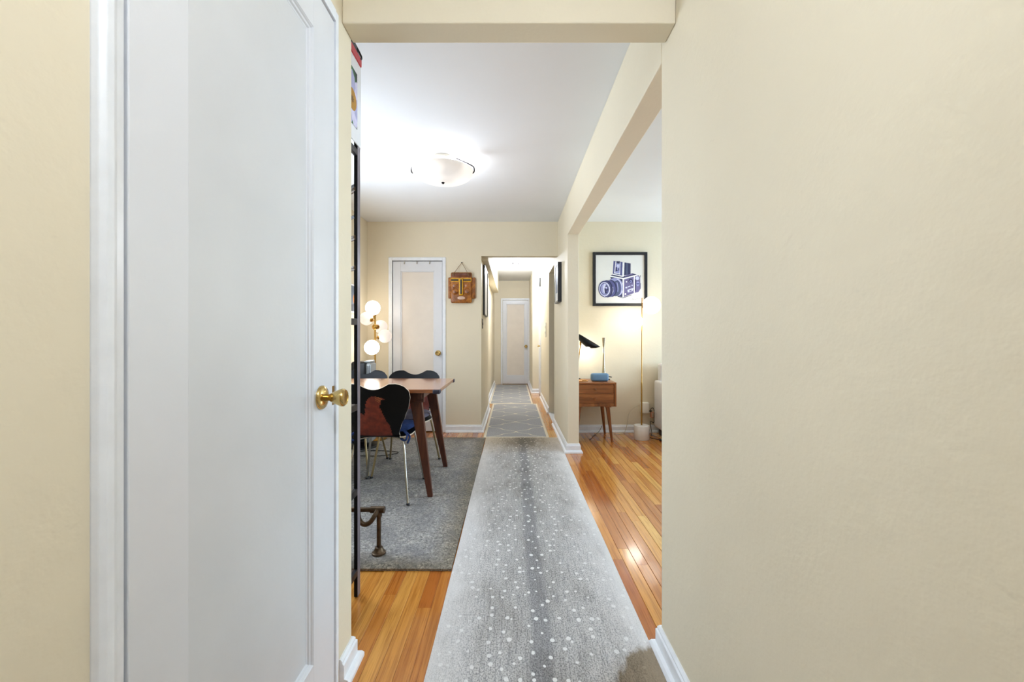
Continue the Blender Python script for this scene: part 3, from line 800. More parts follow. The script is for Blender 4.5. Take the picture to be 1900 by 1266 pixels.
for k_ in range(3):
    a = math.radians((-2, 100, 182)[k_])
    ux, uy = math.cos(a), math.sin(a)
    pts = [(LX + ux * 0.10, LY + uy * 0.10, CEIL - 0.01), (LX + ux * 0.22, LY + uy * 0.22, LZ + 0.04), (LX + ux * 0.238, LY + uy * 0.238, LZ + 0.008), (LX + ux * 0.233, LY + uy * 0.233, LZ - 0.012), (LX + ux * 0.220, LY + uy * 0.220, LZ - 0.016)]
    MB().tube(smooth_path(pts, 4), 0.005, 8).build('clip', 'dark_steel', cl)
MB().lathe([(0.004, LZ - 0.080), (0.012, LZ - 0.085), (0.012, LZ - 0.089), (0.006, LZ - 0.096), (0, LZ - 0.098)], (LX, LY, 0), 16).build('finial', 'dark_steel', cl)
for sx in (-0.09, 0.09):
    MB().sphere((LX + sx, LY - 0.01, LZ + 0.035), 0.026, 16, 10).build('bulb', 'bulb_glow', cl)
    l = bpy.data.lights.new('ceiling_bulb_light', 'POINT'); l.energy = 4.4; l.shadow_soft_size = 0.03; l.color = (0.80, 0.88, 1.0)
    o = bpy.data.objects.new('ceiling_bulb_light', l); o.location = (LX + sx, LY + 0.05, LZ + 0.02); COL.objects.link(o)

# added lamp, unseen above the viewer, put in to light the entry
el = thing('entry_fill_lamp', (0.28, 0.0, CEIL), 'round glass fill lamp added at the entry ceiling, unseen', 'ceiling lamp')
MB().lathe([(0.12, CEIL), (0.12, CEIL - 0.02), (0.02, CEIL - 0.025)], (0.28, 0.0, 0), 24).build('canopy', 'brass', el)  # canopy of the added lamp
MB().sphere((0.28, 0.0, CEIL - 0.11), 0.10, 24, 14).build('fill_globe', 'globe_bright', el)
l = bpy.data.lights.new('entry_fill_light', 'POINT'); l.energy = 33.5; l.shadow_soft_size = 0.11; l.color = (0.70, 0.81, 1.0)
o = bpy.data.objects.new('entry_fill_light', l); o.location = (0.28, 0.0, CEIL - 0.24); COL.objects.link(o)

# hallway ceiling light
HY = 7.35; HX = px(957, HY)
hl = thing('hall_ceiling_light', (HX, HY, 2.45), 'small flush bare-bulb ceiling light in the hallway', 'ceiling lamp')
MB().lathe([(0.075, 2.45), (0.078, 2.444), (0.07, 2.436), (0.03, 2.430)], (HX, HY, 0), 24).build('canopy', 'dark_steel', hl)
for sx in (-0.035, 0.035):
    MB().sphere((HX + sx, HY, 2.395), 0.03, 16, 10).build('bulb', 'bulb_glow', hl)
l = bpy.data.lights.new('hall_bulb_light', 'POINT'); l.energy = 66; l.shadow_soft_size = 0.06; l.color = (0.78, 0.86, 1.0)
o = bpy.data.objects.new('hall_bulb_light', l); o.location = (HX, HY, 2.33); COL.objects.link(o)

# ------------------------------------------------------------------ dining table
TZ, TY0, TY1, TX0, TX1 = 0.780, 2.81, 3.54, -1.69, -0.500
tb = thing('dining_table', ((TX0 + TX1) / 2, (TY0 + TY1) / 2, 0.0175), 'walnut dining table with splayed tapered legs on the grey rug', 'table')
MB().box(TX0, TX1, TY0, TY1, TZ - 0.026, TZ).build('tabletop', 'table_top_wood', tb, 0.004)
for yy in (TY0 + 0.07, TY1 - 0.09):
    MB().box(TX0 + 0.12, TX1 - 0.12, yy, yy + 0.02, TZ - 0.10, TZ - 0.026).build('apron', 'table_leg_wood', tb, 0.002)
for xx in (TX0 + 0.12, TX1 - 0.16):
    MB().box(xx, xx + 0.03, TY0 + 0.05, TY1 - 0.05, TZ - 0.075, TZ - 0.026).build('apron', 'table_leg_wood', tb, 0.002)
for sx, sy in ((1, 0), (1, 1), (-1, 0), (-1, 1)):
    xt = (TX1 - 0.190) if sx > 0 else (TX0 + 0.060); xb = (TX1 - 0.075) if sx > 0 else (TX0 + 0.030)
    yt = (TY0 + 0.10) if sy == 0 else (TY1 - 0.10); yb_ = (TY0 + 0.075) if sy == 0 else (TY1 + 0.005)
    MB().taper((xb, yb_, 0.0175), (xt, yt, TZ - 0.026), (0.036, 0.030), (0.088, 0.042)).build('leg', 'table_leg_wood', tb, 0.004)
for yy in (TY0, TY1):
    g = MB(); x = TX1; s_ = 1 if yy == TY0 else -1
    g.rbox(x - 0.045, x + 0.006, min(yy - 0.006 * s_, yy + 0.045 * s_), max(yy - 0.006 * s_, yy + 0.045 * s_), TZ - 0.032, TZ - 0.001, 0.008)
    g.build('corner_cap', 'corner_cap', tb)

# ------------------------------------------------------------------ chairs: bent-ply shells on four steel legs
def in_poly(x, y, poly):
    c = False; n = len(poly)
    for i in range(n):
        x0_, y0_ = poly[i]; x1_, y1_ = poly[(i + 1) % n]
        if (y0_ > y) != (y1_ > y) and x < (x1_ - x0_) * (y - y0_) / (y1_ - y0_) + x0_: c = not c
    return c
def interp(tab, t):
    for (a, va), (b, vb) in zip(tab, tab[1:]):
        if t <= b:
            u = (t - a) / (b - a); u = u * u * (3 - 2 * u) * 0.5 + u * 0.5
            return va + (vb - va) * u
    return tab[-1][1]
PROFILE = smooth_path([(0, 0.215, 0.425), (0, 0.17, 0.440), (0, 0.05, 0.436), (0, -0.08, 0.430), (0, -0.165, 0.440), (0, -0.205, 0.480), (0, -0.225, 0.56), (0, -0.245, 0.66), (0, -0.268, 0.76), (0, -0.282, 0.812)], 8)
PL = [0.0]
for a, b in zip(PROFILE, PROFILE[1:]): PL.append(PL[-1] + (b - a).length)
def prof_at(s_):
    s_ = max(0.0, min(PL[-1] + 0.05, s_))
    for i in range(len(PL) - 1):
        if s_ <= PL[i + 1] or i == len(PL) - 2:
            u = (s_ - PL[i]) / (PL[i + 1] - PL[i]); p = PROFILE[i].lerp(PROFILE[i + 1], u)
            t = (PROFILE[i + 1] - PROFILE[i]).normalized()
            return p, Vector((0, -t.z, t.y)), p.z
SL = PL[-1]
WID = [(0.0, 0.130), (0.03, 0.178), (0.08, 0.200), (0.20, 0.208), (0.32, 0.200), (0.42, 0.172), (0.485, 0.150), (0.54, 0.148), (0.62, 0.166), (0.70, 0.196), (0.80, 0.224), (0.875, 0.234), (0.93, 0.229), (0.97, 0.205), (0.99, 0.176), (1.0, 0.145)]
FIG = [(80, 640), (150, 690), (165, 520), (200, 420), (290, 350), (400, 370), (500, 410), (430, 430), (440, 490), (400, 520), (440, 620), (490, 760), (560, 880), (580, 1060), (-40, 1060), (-40, 800)]
FIG = [((660 + a / 9.04 - 950) * 2.75 / 760 + 0.92, 1.15 - (700 + b / 9.04 - 623) * 2.75 / 760) for a, b in FIG]
def chair(loc, rz, label, printed, leg_mat, group):
    c = thing('dining_chair', loc, label, 'chair', group, rz=rz)
    nu, nv = 52, 110; th = 0.009
    top = []; bot = []
    for j in range(nv + 1):
        v = j / nv
        for i in range(nu + 1):
            u = -1 + 2 * i / nu
            dip = 0.040 * (1 - min(1.0, (u / 0.72) ** 2)) ** 1.2
            s_ = v * (SL - dip * max(0.0, (v - 0.8) / 0.2))
            p, n_, z_ = prof_at(s_)
            wv = interp(WID, v)
            cur = (0.030 if v > 0.5 else 0.012) * (u * u) * (wv / 0.22)
            q = Vector((u * wv, p.y, p.z)) + (Vector((0, 1, 0)) * cur if v > 0.5 else Vector((0, 0, 1)) * cur * -0.6)
            top.append(q + n_ * th / 2); bot.append(q - n_ * th / 2)
    n = nu + 1; mb = MB(); vv = top + bot; N = len(top)
    off = len(mb.v); mb.v += [tuple(p) for p in vv]
    def addf(f, m): mb.f.append(f); mb.m.append(m); mb.s.append(True)
    for j in range(nv):
        for i in range(nu):
            a = j * n + i
            x = sum(top[q].x for q in (a, a + 1, a + n)) / 3; z = (top[a].z + top[a + n].z) / 2
            m = 0
            if printed and j / nv > 0.42 and in_poly(x, z, FIG):
                m = 2
                if (x - 0.03) ** 2 + (z - 0.715) ** 2 < 0.0007 and (i + j) % 3: m = 3
            addf((a, a + 1, a + n + 1, a + n), m if printed == 'back' else 0)
            addf((N + a + n, N + a + n + 1, N + a + 1, N + a), m if printed == 'front' else 0)
    rim = [i for i in range(n)] + [j * n + nu for j in range(1, nv + 1)] + [nv * n + i for i in range(nu - 1, -1, -1)] + [j * n for j in range(nv - 1, 0, -1)]
    for k_ in range(len(rim)):
        a, b = rim[k_], rim[(k_ + 1) % len(rim)]
        addf((a, b, N + b, N + a), 1)
    mb.build('seat_shell', ['black_lacquer', 'ply_edge', 'rust_print', 'rust_print_light'], c, local=True)
    MB().lathe([(0.07, 0.404), (0.075, 0.410), (0.07, 0.426)], (0, 0.02, 0), 20).build('hub', 'chrome', c, local=True)
    for sx in (-1, 1):
        for sy in (-1, 1):
            yb_ = 0.25 * sy; xb = 0.225 * sx
            pts = [(0.03 * sx, 0.02 + 0.02 * sy, 0.412), (0.110 * sx, 0.02 + 0.10 * sy, 0.412), (0.152 * sx, 0.02 + 0.142 * sy, 0.408), (0.168 * sx, 0.02 + 0.160 * sy, 0.385), (0.196 * sx, 0.205 * sy + 0.01, 0.20), (xb, yb_, 0.006)]
            lg = MB().tube(smooth_path(pts, 6), 0.0085, 10).build('leg', leg_mat, c, local=True)
            MB().lathe([(0.009, 0.0), (0.012, 0.002), (0.012, 0.010), (0.009, 0.014)], (xb, yb_, 0), 12).build('foot_cap', 'black_plastic', lg, local=True)
    return c
RUGZ = 0.0175
GC = 'bent plywood chairs around the dining table'
chair((-0.920, 2.985, RUGZ), 0.0, 'black shell chair with rust figure printed on its back, nearest at table', 'back', 'chrome', GC)
chair((-0.890, 3.500, RUGZ), PI, 'black shell chair with grey cushion at far side of table, right one', 'front', 'gold_leg', GC)
chair((-1.372, 3.520, RUGZ), PI, 'black shell chair at far side of table beside the globe lamp', False, 'gold_leg', GC)
def cushion(name, cx, cy, z, mat, label, wx, wy, ties):
    c = thing(name, (cx, cy, z), label, 'cushion', 'chair cushions')
    mb = MB(); nu = 20; vv = []; ff = []
    for sgn in (1, -1):
        for j in range(nu + 1):
            for i in range(nu + 1):
                u, v = -1 + 2 * i / nu, -1 + 2 * j / nu
                sx = u * math.sqrt(1 - v * v / 2 * 0.5); sy = v * math.sqrt(1 - u * u / 2 * 0.5)
                e = max(0.0, (1 - abs(u) ** 4) * (1 - abs(v) ** 4)) ** 0.5
                zz = 0.020 + (0.026 * e if sgn > 0 else -0.018 * e) + 0.003 * math.sin(6 * u) * math.sin(5 * v) * e
                vv.append((cx + sx * wx, cy + sy * wy, z + zz))
    n = nu + 1; N = n * n
    for j in range(nu):
        for i in range(nu):
            a = j * n + i; ff.append((a, a + 1, a + n + 1, a + n)); ff.append((N + a + n, N + a + n + 1, N + a + 1, N + a))
    mb.add(vv, ff, 0, True); mb.build('pad', mat, c)
    if ties:
        for sx in (-1, 1):
            x = cx + sx * wx * 0.82; y = cy - wy * 0.9
            MB().tube(smooth_path([(x, y, z + 0.02), (x + 0.03 * sx, y - 0.03, z + 0.0), (x + 0.02 * sx, y - 0.035, z - 0.035), (x - 0.015 * sx, y - 0.02, z - 0.03)], 4), [0.007] * 12 + [0.006], 8).build('tie', mat, c)
            MB().tube(smooth_path([(x + 0.01, y, z + 0.02), (x + 0.045 * sx, y - 0.015, z - 0.015), (x + 0.03 * sx, y - 0.02, z - 0.06)], 4), 0.007, 8).build('tie', mat, c)
    return c
cushion('seat_cushion', -0.920, 3.03, 0.016 + 0.446, 'blue_cushion', 'dark blue seat cushion with ties on the nearest chair', 0.200, 0.185, True)
cushion('seat_cushion', -0.890, 3.46, 0.016 + 0.446, 'grey_cushion', 'grey seat cushion on the far right shell chair', 0.195, 0.185, False)

# ------------------------------------------------------------------ tall open metal shelf by the passage edge
et = thing('tall_shelf', (-0.96, 1.65, 0), 'tall open dark metal shelf beside the passage opening', 'shelf')
SX1 = -0.6785; SX0 = -1.25; SYF = 1.832; SYN = 1.50
for x in (SX1 - 0.0165, SX0):
    for y in (SYN, SYF - 0.032):
        pst = MB().box(x, x + 0.0165, y, y + 0.032, 0, 2.42); pst.m = [0, 0, 0, 1, 0, 1]
        pst.build('post', ['black_lacquer', 'post_side_lit'], et, 0.0015)
for zz in (0.095, 0.450, 0.822, 1.196, 1.940, 2.392):
    for x in (SX1 - 0.0165, SX0):
        MB().box(x, x + 0.0165, SYN + 0.032, SYF - 0.032, zz, zz + 0.028).build('side_rail', 'dark_steel', et, 0.0015)
    MB().box(SX0 + 0.017, SX1 - 0.017, SYN + 0.004, SYF - 0.036, zz + 0.010, zz + 0.028).build('shelf_board', 'shelf_wood', et, 0.0015)
for zz in (1.795, 1.582, 1.448):
    MB().tube([(SX1 - 0.008, SYF - 0.030, zz), (SX1 - 0.26, SYF + 0.21, zz)], 0.011, 10).build('peg', 'pipe_iron', et)
for zz in (1.83, 1.69):
    MB().tube([(SX1 - 0.020, SYF + 0.010, zz), (SX1 - 0.25, SYF + 0.24, zz)], 0.007, 10).build('peg', 'dark_steel', et)

# flower print hung flat against the shelf's side
fp = thing('flower_print', (-0.658, 1.62, 1.965), 'white-matted flower photo clipped to the tall shelf top', 'picture')
FX = -0.660; FY0, FY1, FZ0, FZ1 = 1.452, 1.790, 1.965, 2.335
MB().box(FX - 0.004, FX, FY0, FY1, FZ0, FZ1).build('mat_board', 'mat_board', fp, 0.0008)
IY0, IY1, IZ0, IZ1 = 1.497, 1.745, 2.027, 2.262
ph = MB().box(FX, FX + 0.0006, IY0, IY1, IZ0, IZ1).build('photo', 'leaf_dark', fp)
fl = MB(); cy_, cz_ = 1.690, 2.128
lf = lambda pts, m, k_: fl.add([(FX + 0.0007 + 0.00015 * k_, y, z) for y, z in pts], [tuple(range(len(pts)))], m)
def clipr(pts): return [(min(max(y, IY0), IY1), min(max(z, IZ0), IZ1)) for y, z in pts]
lf(clipr([(1.62, 2.262), (1.70, 2.262), (1.745, 2.215), (1.72, 2.17), (1.66, 2.20)]), 0, 1)
lf(clipr([(1.50, 2.262), (1.58, 2.262), (1.60, 2.21), (1.53, 2.20)]), 0, 1)
lf(clipr([(1.60, 2.027), (1.70, 2.027), (1.68, 2.07), (1.62, 2.06)]), 0, 1)
for k_ in range(9):
    a = 2 * PI * k_ / 9 + 0.2
    u = (math.cos(a), math.sin(a)); v_ = (-u[1], u[0])
    pts = [(cy_ + u[0] * r + v_[0] * w_, cz_ + u[1] * r + v_[1] * w_) for r, w_ in ((0.01, -0.012), (0.06, -0.034), (0.10, -0.026), (0.122, 0), (0.10, 0.026), (0.06, 0.034), (0.01, 0.012))]
    lf(clipr(pts), 1 if k_ % 2 else 2, 2 + (k_ % 3))
lf(clipr([(cy_ + 0.045 * math.cos(a), cz_ + 0.045 * math.sin(a)) for a in [2 * PI * i / 18 for i in range(18)]]), 3, 6)
lf([(cy_ + (0.02 if i % 2 else 0.010) * math.cos(2 * PI * i / 18), cz_ + (0.02 if i % 2 else 0.010) * math.sin(2 * PI * i / 18)) for i in range(18)], 4, 7)
fl.build('flower', ['leaf', 'petal', 'petal_shade', 'stamen', 'stamen_dark'], ph)
MB().box(FX - 0.008, FX + 0.005, FY0 + 0.05, FY1 - 0.004, 2.318, 2.352).build('clip_bar', 'red_clip', fp, 0.002)
ck = MB(); ck.box(FX - 0.010, FX - 0.004, 1.700, 1.765, 2.35, 2.39); ck.tube(smooth_path([(FX - 0.006, 1.745, 2.352), (FX + 0.004, 1.775, 2.348), (FX + 0.004, 1.782, 2.365), (FX - 0.006, 1.76, 2.385)], 4), 0.004, 8)
ck.build('hanger_hook', 'black_plastic', fp)

# painting on the left dining wall, glimpsed between shelf post and passage edge
pt = thing('wall_painting', (-1.71, 4.2, 1.395), 'slate blue painting with orange blob on left dining wall', 'picture')
w = MB(); w.box(-1.72, -1.700, 3.92, 4.50, 1.395, 1.41); w.box(-1.72, -1.700, 3.92, 4.50, 1.685, 1.70); w.box(-1.72, -1.700, 3.92, 3.935, 1.41, 1.685); w.box(-1.72, -1.700, 4.485, 4.50, 1.41, 1.685)
w.build('frame', 'mat_board', pt)
cv = MB().box(-1.719, -1.708, 3.935, 4.485, 1.41, 1.685).build('canvas', 'canvas_slate', pt)
b_ = MB()
b_.add([(-1.7075, 4.44 + 0.035 * math.cos(a), 1.545 + 0.055 * math.sin(a)) for a in [2 * PI * i / 16 for i in range(16)]], [tuple(range(16))], 0)
b_.add([(-1.7072, 4.475 + 0.012 * math.cos(a), 1.54 + 0.07 * math.sin(a)) for a in [2 * PI * i / 16 for i in range(16)]], [tuple(range(16))], 1)
b_.add([(-1.7074, 4.2, 1.412), (-1.7074, 4.40, 1.412), (-1.7074, 4.43, 1.49), (-1.7074, 4.25, 1.47)], [(0, 1, 2, 3)], 2)
b_.build('brushwork', ['canvas_orange', 'canvas_white', 'canvas_dark'], cv)

# ------------------------------------------------------------------ low industrial pipe rack behind the shelf
PY = 2.13; PX = px(703, PY)
pr = thing('pipe_rack', (PX - 0.3, PY, RUGZ), 'low rusty iron pipe rack standing on the grey rug', 'rack')
hz = pz(946, PY)
for x in (PX, PX - 0.62):
    MB().tube([(x, PY, 0.02), (x, PY, hz - 0.01)], 0.0115, 12).build('leg', 'pipe_iron', pr)
    MB().lathe([(0.036, RUGZ), (0.036, RUGZ + 0.008), (0.026, RUGZ + 0.014), (0.019, RUGZ + 0.034), (0.013, RUGZ + 0.036)], (x, PY, 0), 16).build('floor_flange', 'pipe_iron', pr)
    t_ = MB(); t_.tube([(x - 0.042, PY, hz), (x + 0.030, PY, hz)], 0.0175, 14); t_.tube([(x, PY, hz - 0.005), (x, PY, hz - 0.034)], 0.0165, 14)
    t_.build('tee_fitting', 'pipe_iron', pr)
MB().tube([(PX - 0.62, PY, hz), (PX, PY, hz)], 0.0125, 12).build('rail', 'pipe_iron', pr)
MB().tube(smooth_path([(PX - 0.004, PY - 0.012, hz), (PX - 0.014, PY - 0.030, hz - 0.022), (PX - 0.032, PY - 0.036, hz - 0.048), (PX - 0.058, PY - 0.038, hz - 0.060), (PX - 0.082, PY - 0.038, hz - 0.046), (PX - 0.092, PY - 0.038, hz - 0.015), (PX - 0.094, PY - 0.038, hz + 0.03)], 6), 0.012, 12).build('bent_pipe', 'pipe_iron', pr)

# ------------------------------------------------------------------ carved mask
MY = YB - 0.03
mk = thing('carved_mask', (px(857, MY), MY, pz(563, MY)), 'carved wooden face mask hanging beside the closet door', 'mask')
def mp(cx, cy): return (px(820 + cx / 11.51, MY), pz(470 + cy / 11.51, MY))
def mrect(a, b, c, d): x0_, z1_ = mp(a, b); x1_, z0_ = mp(c, d); return x0_, x1_, z0_, z1_
x0_, x1_, z0_, z1_ = mrect(190, 410, 640, 1065)
MB().rbox(x0_, x1_, YB - 0.050, YB - 0.012, z0_, z1_, 0.018, 4).build('face', 'mask_wood', mk)
for a, b in ((130, 215), (615, 715)):
    e = mrect(a, 515, b, 968); MB().rbox(e[0], e[1], YB - 0.030, YB - 0.006, e[2], e[3], 0.012, 4).build('ear', 'mask_wood', mk)
br = mrect(192, 412, 638, 520)
MB().rbox(br[0] + 0.006, br[1] - 0.006, YB - 0.0525, YB - 0.03, br[2], br[3] - 0.006, 0.014, 4).build('brow', 'mask_brow', mk)
for q in ((190, 535, 375, 618), (440, 535, 636, 618)):
    e = mrect(*q); ey = MB().rbox(e[0], e[1], YB - 0.055, YB - 0.04, e[2], e[3], 0.006).build('eye_rim', 'mask_yellow', mk)
    e = mrect(q[0] + 10, q[1] + 28, q[2] - 16, q[3] - 22); MB().box(e[0], e[1], YB - 0.0560, YB - 0.05, e[2], e[3]).build('eye_slot', 'mask_dark', ey)
e = mrect(368, 540, 460, 905); ns = MB().rbox(e[0], e[1], YB - 0.066, YB - 0.04, e[2], e[3], 0.010).build('nose', 'mask_yellow', mk)
e = mrect(396, 565, 436, 878); MB().rbox(e[0], e[1], YB - 0.0675, YB - 0.06, e[2], e[3], 0.004).build('nose_slot', 'mask_dark', ns)
for cx in (285, 545):
    x, z = mp(cx, 820); MB().lathe([(0.042, 0.0), (0.036, -0.008), (0.022, -0.014), (0.0, -0.016)], (x, YB - 0.049, z), 20, 'y').build('cheek', 'mask_wood', mk)
    x, z = mp(cx + 10, 845); MB().lathe([(0.012, 0.0), (0.008, -0.004), (0, -0.005)], (x, YB - 0.0635, z), 14, 'y').build('cheek_spot', 'mask_brow', mk)
    x, z = mp(cx - 5, 690); MB().lathe([(0.034, 0.0), (0.026, -0.005), (0.0, -0.008)], (x, YB - 0.049, z), 18, 'y').build('eyelid', 'mask_wood', mk)
mo = MB(); x, z = mp(417, 960)
mo.add([(x + 0.046 * math.cos(a), YB - 0.0515 - 0.006 * (1 - abs(math.cos(a))), z + 0.019 * math.sin(a)) for a in [2 * PI * i / 20 for i in range(20)]] + [(x, YB - 0.062, z)], [(i, (i + 1) % 20, 20) for i in range(20)], 0, True)
mo.build('mouth', 'mask_mouth', mk)
xn, zn = mp(420, 200)
for cx in (250, 565):
    x, z = mp(cx, 450)
    s_ = MB(); s_.tube([(xn, YB - 0.012, zn), ((x + xn) / 2, YB - 0.03, (z + zn) / 2 + 0.002), (x, YB - 0.056, z)], 0.0028, 6); s_.sphere((x, YB - 0.056, z), 0.009, 10, 8); s_.sphere((x + 0.006, YB - 0.056, z - 0.014), 0.007, 10, 8)
    s_.build('hanging_cord', 'string', mk)
MB().lathe([(0.003, 0), (0.003, -0.016), (0.007, -0.017), (0.006, -0.020), (0, -0.0205)], (xn, YB, zn + 0.002), 10, 'y').build('nail', 'dark_steel', mk)

# ------------------------------------------------------------------ dining floor lamp with five globes, tower heater, cord
GY = 4.50; GX = px(696, GY)
fl_ = thing('floor_lamp', (GX, GY, RUGZ), 'brass floor lamp with clustered white globes in dining corner', 'floor lamp', 'globe floor lamps')
MB().lathe([(0.13, RUGZ), (0.13, RUGZ + 0.012), (0.12, RUGZ + 0.018), (0.02, RUGZ + 0.022)], (GX, GY, 0), 32).build('base', 'old_brass', fl_)
MB().tube([(GX, GY, RUGZ + 0.015), (GX, GY, pz(586, GY))], 0.0095, 12).build('pole', 'old_brass', fl_)
def lamp_globe(parent, c, r, mat, arm_from, cap_r=0.0):
    g = MB().sphere(c, r, 28, 16).build('globe', mat, parent)
    d = (Vector(arm_from) - Vector(c)); dn_ = d.normalized()
    if cap_r:
        a = Vector(c) + dn_ * (r * 0.90)
        MB().tube([a, a + dn_ * 0.016, a + dn_ * 0.018], [cap_r, cap_r * 0.92, cap_r * 0.2], 20).build('cap', 'old_brass', g)
    if d.length > r + 0.004:
        MB().tube([Vector(c) + dn_ * r * 0.95, arm_from], 0.006, 10).build('arm', 'old_brass', parent)
    return g
gz = lambda y: pz(y, GY); gx = lambda x: px(x, GY)
lamp_globe(fl_, (gx(693.5), GY - 0.03, gz(572)), 0.079, 'globe_glow', (GX, GY, gz(588)), 0.022)
lamp_globe(fl_, (gx(695.5), GY - 0.095, gz(644.5)), 0.079, 'globe_glow', (GX, GY, gz(644.5)), 0.024)
lamp_globe(fl_, (gx(677), GY + 0.05, gz(591)), 0.075, 'globe_soft', (GX, GY, gz(596)), 0.022)
lamp_globe(fl_, (gx(711), GY + 0.06, gz(624)), 0.075, 'globe_soft', (GX, GY, gz(628)), 0.022)
lamp_globe(fl_, (gx(700), GY + 0.12, gz(606)), 0.075, 'globe_soft', (GX, GY + 0.01, gz(607)), 0.026)
MB().tube([(GX - 0.010, GY - 0.012, gz(592)), (GX - 0.010, GY - 0.012, gz(586))], 0.007, 10).build('socket', 'old_brass', fl_)
MB().lathe([(0.031, 0.0), (0.031, -0.004), (0.014, -0.014), (0, -0.015)], (GX, GY - 0.008, gz(607)), 20, 'y').build('joint_disc', 'old_brass', fl_)

hx, hy = -1.52, 4.20
ht = thing('tower_heater', (hx, hy, RUGZ), 'black and silver tower heater on a round base beside globe lamp', 'heater')
MB().lathe([(0.150, RUGZ), (0.155, RUGZ + 0.008), (0.150, RUGZ + 0.016), (0.06, RUGZ + 0.03), (0.05, RUGZ + 0.05)], (hx, hy, 0), 36).build('base', 'black_plastic', ht)
ztop = pz(669, hy)
MB().rbox(hx - 0.105, hx + 0.060, hy - 0.09, hy + 0.09, RUGZ + 0.04, ztop - 0.008, 0.03, 4).build('body', 'black_plastic', ht)
MB().rbox(hx + 0.052, hx + 0.100, hy - 0.094, hy + 0.09, RUGZ + 0.05, ztop - 0.022, 0.02, 4).build('side_shell', 'silver_plastic', ht)
MB().rbox(hx + 0.030, hx + 0.092, hy - 0.08, hy + 0.08, ztop - 0.022, ztop, 0.011, 4).build('top_trim', 'silver_plastic', ht)
for k_ in range(4):
    x = hx + 0.064 + k_ * 0.009
    MB().box(x, x + 0.004, hy - 0.0965, hy - 0.09, 0.25, ztop - 0.05).build('grille_slat', 'vent_grey', ht)
cx_, cy_ = px(690, 3.9), 3.92
MB_ = MB().tube([(cx_ + 0.235 * math.cos(a) + 0.02 * math.sin(3 * a), cy_ + 0.09 * math.sin(a), 0.024) for a in [2 * PI * i / 40 for i in range(40)]], 0.004, 6, closed=True)
tag(MB_.build('power_cord', 'cord_black'), 'loop of black power cord on the rug under the table', 'cord')

# ------------------------------------------------------------------ framed shadow box on the stub wall, hall picture, switches
sb = thing('shadow_box', (XR - 0.02, 4.67, 1.523), 'deep black shadow-box frame hung on the wall stub', 'picture')
w = MB(); a0, a1, b0, b1, xx0, xx1 = 4.50, 4.84, 1.523, 1.962, XR - 0.042, XR
w.box(xx0, xx1, a0, a0 + 0.018, b0, b1); w.box(xx0, xx1, a1 - 0.018, a1, b0, b1); w.box(xx0, xx1, a0 + 0.018, a1 - 0.018, b0, b0 + 0.018); w.box(xx0, xx1, a0 + 0.018, a1 - 0.018, b1 - 0.018, b1)
w.build('frame', 'black_frame', sb, 0.001)
ap = MB().box(xx0 + 0.006, xx0 + 0.009, a0 + 0.018, a1 - 0.018, b0 + 0.018, b1 - 0.018).build('picture_sheet', 'paper', sb)
MB().box(xx0 + 0.0055, xx0 + 0.006, a0 + 0.09, a1 - 0.09, b0 + 0.11, b1 - 0.11).build('picture_motif', 'ink_grey', ap)
hp = thing('hall_picture', (-0.36, 5.46, 1.41), 'dark-edged pale picture on the left hallway wall', 'picture')
w = MB(); w.box(-0.365, -0.340, 5.14, 5.155, 1.41, 2.04); w.box(-0.365, -0.340, 5.765, 5.78, 1.41, 2.04); w.box(-0.365, -0.340, 5.155, 5.765, 1.41, 1.425); w.box(-0.365, -0.340, 5.155, 5.765, 2.025, 2.04)
w.build('frame', 'black_frame', hp, 0.001)
MB().box(-0.364, -0.348, 5.155, 5.765, 1.425, 2.025).build('picture_sheet', 'paper', hp)
sw = thing('wall_switch', (-0.36, 5.03, 1.24), 'dark switch plate at the hallway opening', 'switch')
MB().rbox(-0.365, -0.358, 4.99, 5.07, 1.235, 1.355, 0.003, 2).build('plate', 'dark_steel', sw)
MB().box(-0.358, -0.354, 5.02, 5.04, 1.28, 1.31).build('toggle', 'dark_steel', sw)
sw = thing('wall_switch', (XR - 0.004, 6.6, 1.13), 'white switch plate on the right hallway wall', 'switch')
MB().rbox(XR - 0.008, XR, 6.52, 6.68, 1.125, 1.355, 0.003, 2).build('plate', 'white_plastic', sw)
for zz in (1.18, 1.27): MB().box(XR - 0.013, XR - 0.008, 6.585, 6.615, zz, zz + 0.035).build('toggle', 'white_plastic', sw)
ch = thing('door_chime', (XR - 0.02, 7.75, 2.08), 'small dark box above the right hallway door', 'chime')
MB().rbox(XR - 0.03, XR, 7.70, 7.80, 2.08, 2.24, 0.008, 3).build('housing', 'black_plastic', ch)
MB().box(XR - 0.033, XR - 0.03, 7.72, 7.78, 2.12, 2.14).build('slot', 'vent_grey', ch)

# ------------------------------------------------------------------ living room: framed camera picture
FYB = YB
pc = thing('camera_picture', (px(1150.5, FYB), FYB - 0.01, pz(568, FYB)), 'black-framed blue print of an old camera on living-room wall', 'picture')
def q(cx, cy): return (px(1095 + cx / 11.009, FYB - 0.02), pz(460 + cy / 11.009, FYB - 0.02))
def qb(mb, a, b, c, d, y_0, y_1, m=0):
    x0_, z1_ = q(a, b); x1_, z0_ = q(c, d); mb.box(x0_, x1_, y_0, y_1, z0_, z1_, m)
w = MB()
qb(w, 55, 88, 112, 1190, FYB - 0.030, FYB); qb(w, 1106, 88, 1166, 1190, FYB - 0.030, FYB); qb(w, 112, 88, 1106, 148, FYB - 0.030, FYB); qb(w, 112, 1135, 1106, 1190, FYB - 0.030, FYB)
w.build('frame', 'black_frame', pc, 0.002)
w = MB(); qb(w, 112, 148, 1106, 1135, FYB - 0.018, FYB - 0.006); sheet = w.build('print_sheet', 'paper', pc)
INK = ['ink_dark', 'ink_mid', 'ink_purple', 'ink_light', 'ink_pale', 'ink_grey', 'ink_white']
cm = MB(); lay_n = [0]
